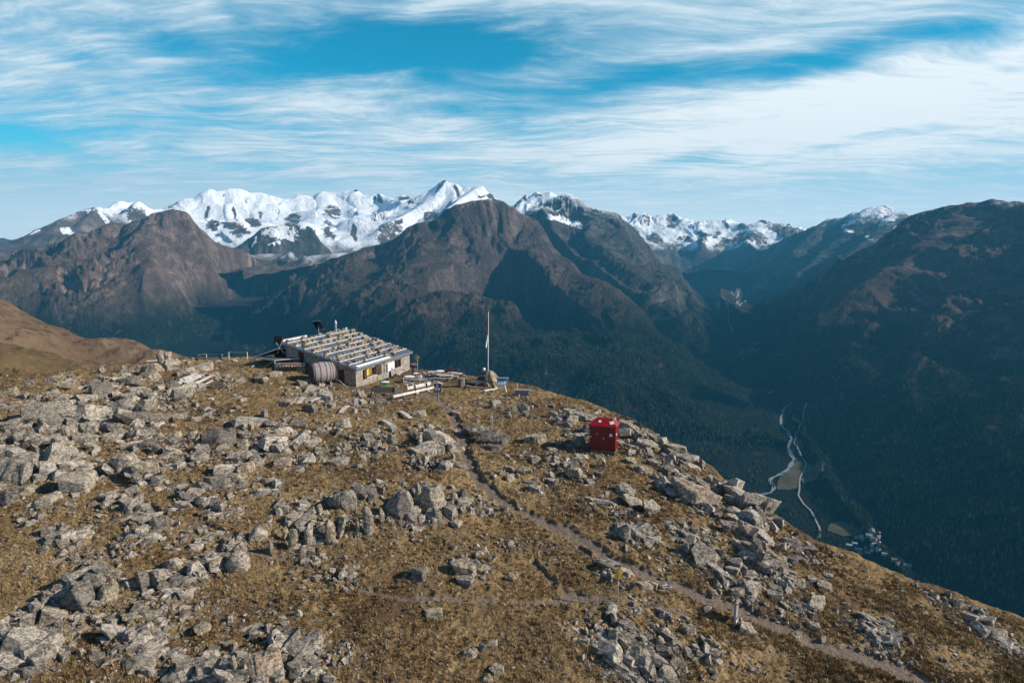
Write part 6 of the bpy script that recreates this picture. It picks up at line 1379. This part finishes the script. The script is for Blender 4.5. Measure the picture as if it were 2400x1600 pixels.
for (px, py, sz, rc, xx), P in zip(HC, hp):
    Ln_, Wd_ = sz, sz * .62; hh = 7.5
    wh = 'by the valley road' if px < 2015 else 'in the middle of the village' if px < 2065 else 'in the lower hamlet'
    k_ = (rc, wh); cnt[k_] = cnt.get(k_, 0) + 1
    hs_ = thing('house', f'village house with {rc} roof {wh}' + ('' if cnt[k_] == 1 else ', second' if cnt[k_] == 2 else ', another'), 'house', (P[0], P[1], P[2] - 1), R(random.Random(px).choice((-25, 20, 65, -70))), 'houses of the valley village')
    mk('wall', lambda bm: prism(bm, [(-Wd_ / 2, -3), (Wd_ / 2, -3), (Wd_ / 2, hh), (0, hh + Wd_ * .28), (-Wd_ / 2, hh)], 'x', -Ln_ / 2, Ln_ / 2), HWALL, hs_)
    mk('roof', lambda bm: [beam(bm, (0, 0, hh + Wd_ * .30), (0, s_ * Wd_ * .60, hh - Wd_ * .035), Ln_ + 2, .5) for s_ in (-1, 1)], RM[rc], hs_)
    mk('window', lambda bm: [bx(bm, (x_ * Ln_ * .3, -Wd_ / 2 - .05, z_), (1.4, .1, 1.5)) for x_ in (-1, 0, 1) for z_ in (2, 5)], BLACK, hs_)
# conifers on the lower slopes: one far-off wood
gf = np.random.default_rng(8)
nt_ = 90000
az = gf.uniform(R(-8), R(40), nt_); D = 1480 * (5600 / 1480) ** gf.uniform(0, 1, nt_); X = D * np.sin(az); Y = D * np.cos(az); Z = far_h(X, Y)
cl = vnoise(X / 170, Y / 170, 61) + .7 * vnoise(X / 60, Y / 60, 62)
ok = (Z + 210 * cl < -410) & (Z > -960) & ((cl > -.55) | (gf.uniform(0, 1, nt_) < .25)) & (Z > floor_z(D) + 6 - 40 * (vnoise(X / 130, Y / 130, 63) > .05))
# keep clear of meadows, river, road and the village
ppx, ppy, _d = project(np.stack([X, Y, Z], -1))
clr = np.zeros(nt_, bool)
for cx, cy, rx, ry in ((1845, 1115, 28, 55), (1875, 1110, 60, 28), (1835, 1020, 22, 70), (1800, 1165, 60, 18), (1885, 1190, 25, 70), (1975, 1235, 50, 28), (2035, 1285, 55, 36), (2105, 1338, 40, 16)): clr |= ((ppx - cx) / rx) ** 2 + ((ppy - cy) / ry) ** 2 < 1
ok &= ~clr; X, Y, Z = X[ok], Y[ok], Z[ok]; n = len(X); hh = gf.uniform(10, 19, n); rr_ = hh * gf.uniform(.16, .24, n)
seg = 5; an = np.arange(seg) * 2 * np.pi / seg
ring = lambda rf, zf: np.stack([X[:, None] + rr_[:, None] * rf * np.cos(an), Y[:, None] + rr_[:, None] * rf * np.sin(an), np.repeat((Z + hh * zf)[:, None], seg, 1)], -1)
tip = lambda zf: np.stack([X, Y, Z + hh * zf], -1)[:, None, :]
V = np.concatenate([ring(1, .08), tip(.62), ring(.72, .42), tip(1.0)], 1); F1 = [(i, (i + 1) % seg, seg) for i in range(seg)]; F2 = [(seg + 1 + i, seg + 1 + (i + 1) % seg, 2 * seg + 1) for i in range(seg)]
F = np.array(F1 + F2)[None] + (np.arange(n) * (2 * seg + 2))[:, None, None]
m_con, t, b = material('conifer_needles', .9, spec=.1); tn_ = t.attr('tone')['Fac']; t.put(b.inputs['Base Color'], t.ramp(tn_, [(0, (.012, .020, .012)), (.6, (.034, .046, .023)), (.85, (.034, .042, .020)), (1, (.11, .105, .045))]))
link('forest', mesh_np('forest', V.reshape(-1, 3), F.reshape(-1, 3), 3, m_con, False, {'tone': np.repeat(gf.uniform(0, 1, n), 2 * seg + 2)}), kind='stuff', label='dark conifer forest covering the lower slopes and the valley', category='forest')
print('trees', n)
# ================================================================== AIR
hz = bpy.data.materials.new('haze_air'); hz.use_nodes = True
for nd in list(hz.node_tree.nodes):
    if nd.type != 'OUTPUT_MATERIAL': hz.node_tree.nodes.remove(nd)
pv = hz.node_tree.nodes.new('ShaderNodeVolumePrincipled')
pv.inputs['Color'].default_value = (0.10, 0.50, 0.82, 1)
pv.inputs['Density'].default_value = 3.2e-5
pv.inputs['Anisotropy'].default_value = 0.1
hz.node_tree.links.new(pv.outputs[0], [n for n in hz.node_tree.nodes if n.type == 'OUTPUT_MATERIAL'][0].inputs['Volume'])
bmz = bmesh.new(); bmesh.ops.create_cube(bmz, size=1.0)
for v in bmz.verts: v.co = Vector((v.co.x * 30000, 7750 + v.co.y * 18500, (-1097 if v.co.z < 0 else 1450)))
mez = bpy.data.meshes.new('haze'); bmz.to_mesh(mez); bmz.free(); mez.materials.append(hz)
link('haze', mez, kind='stuff', label='thin blue mountain haze filling the valleys', category='haze')
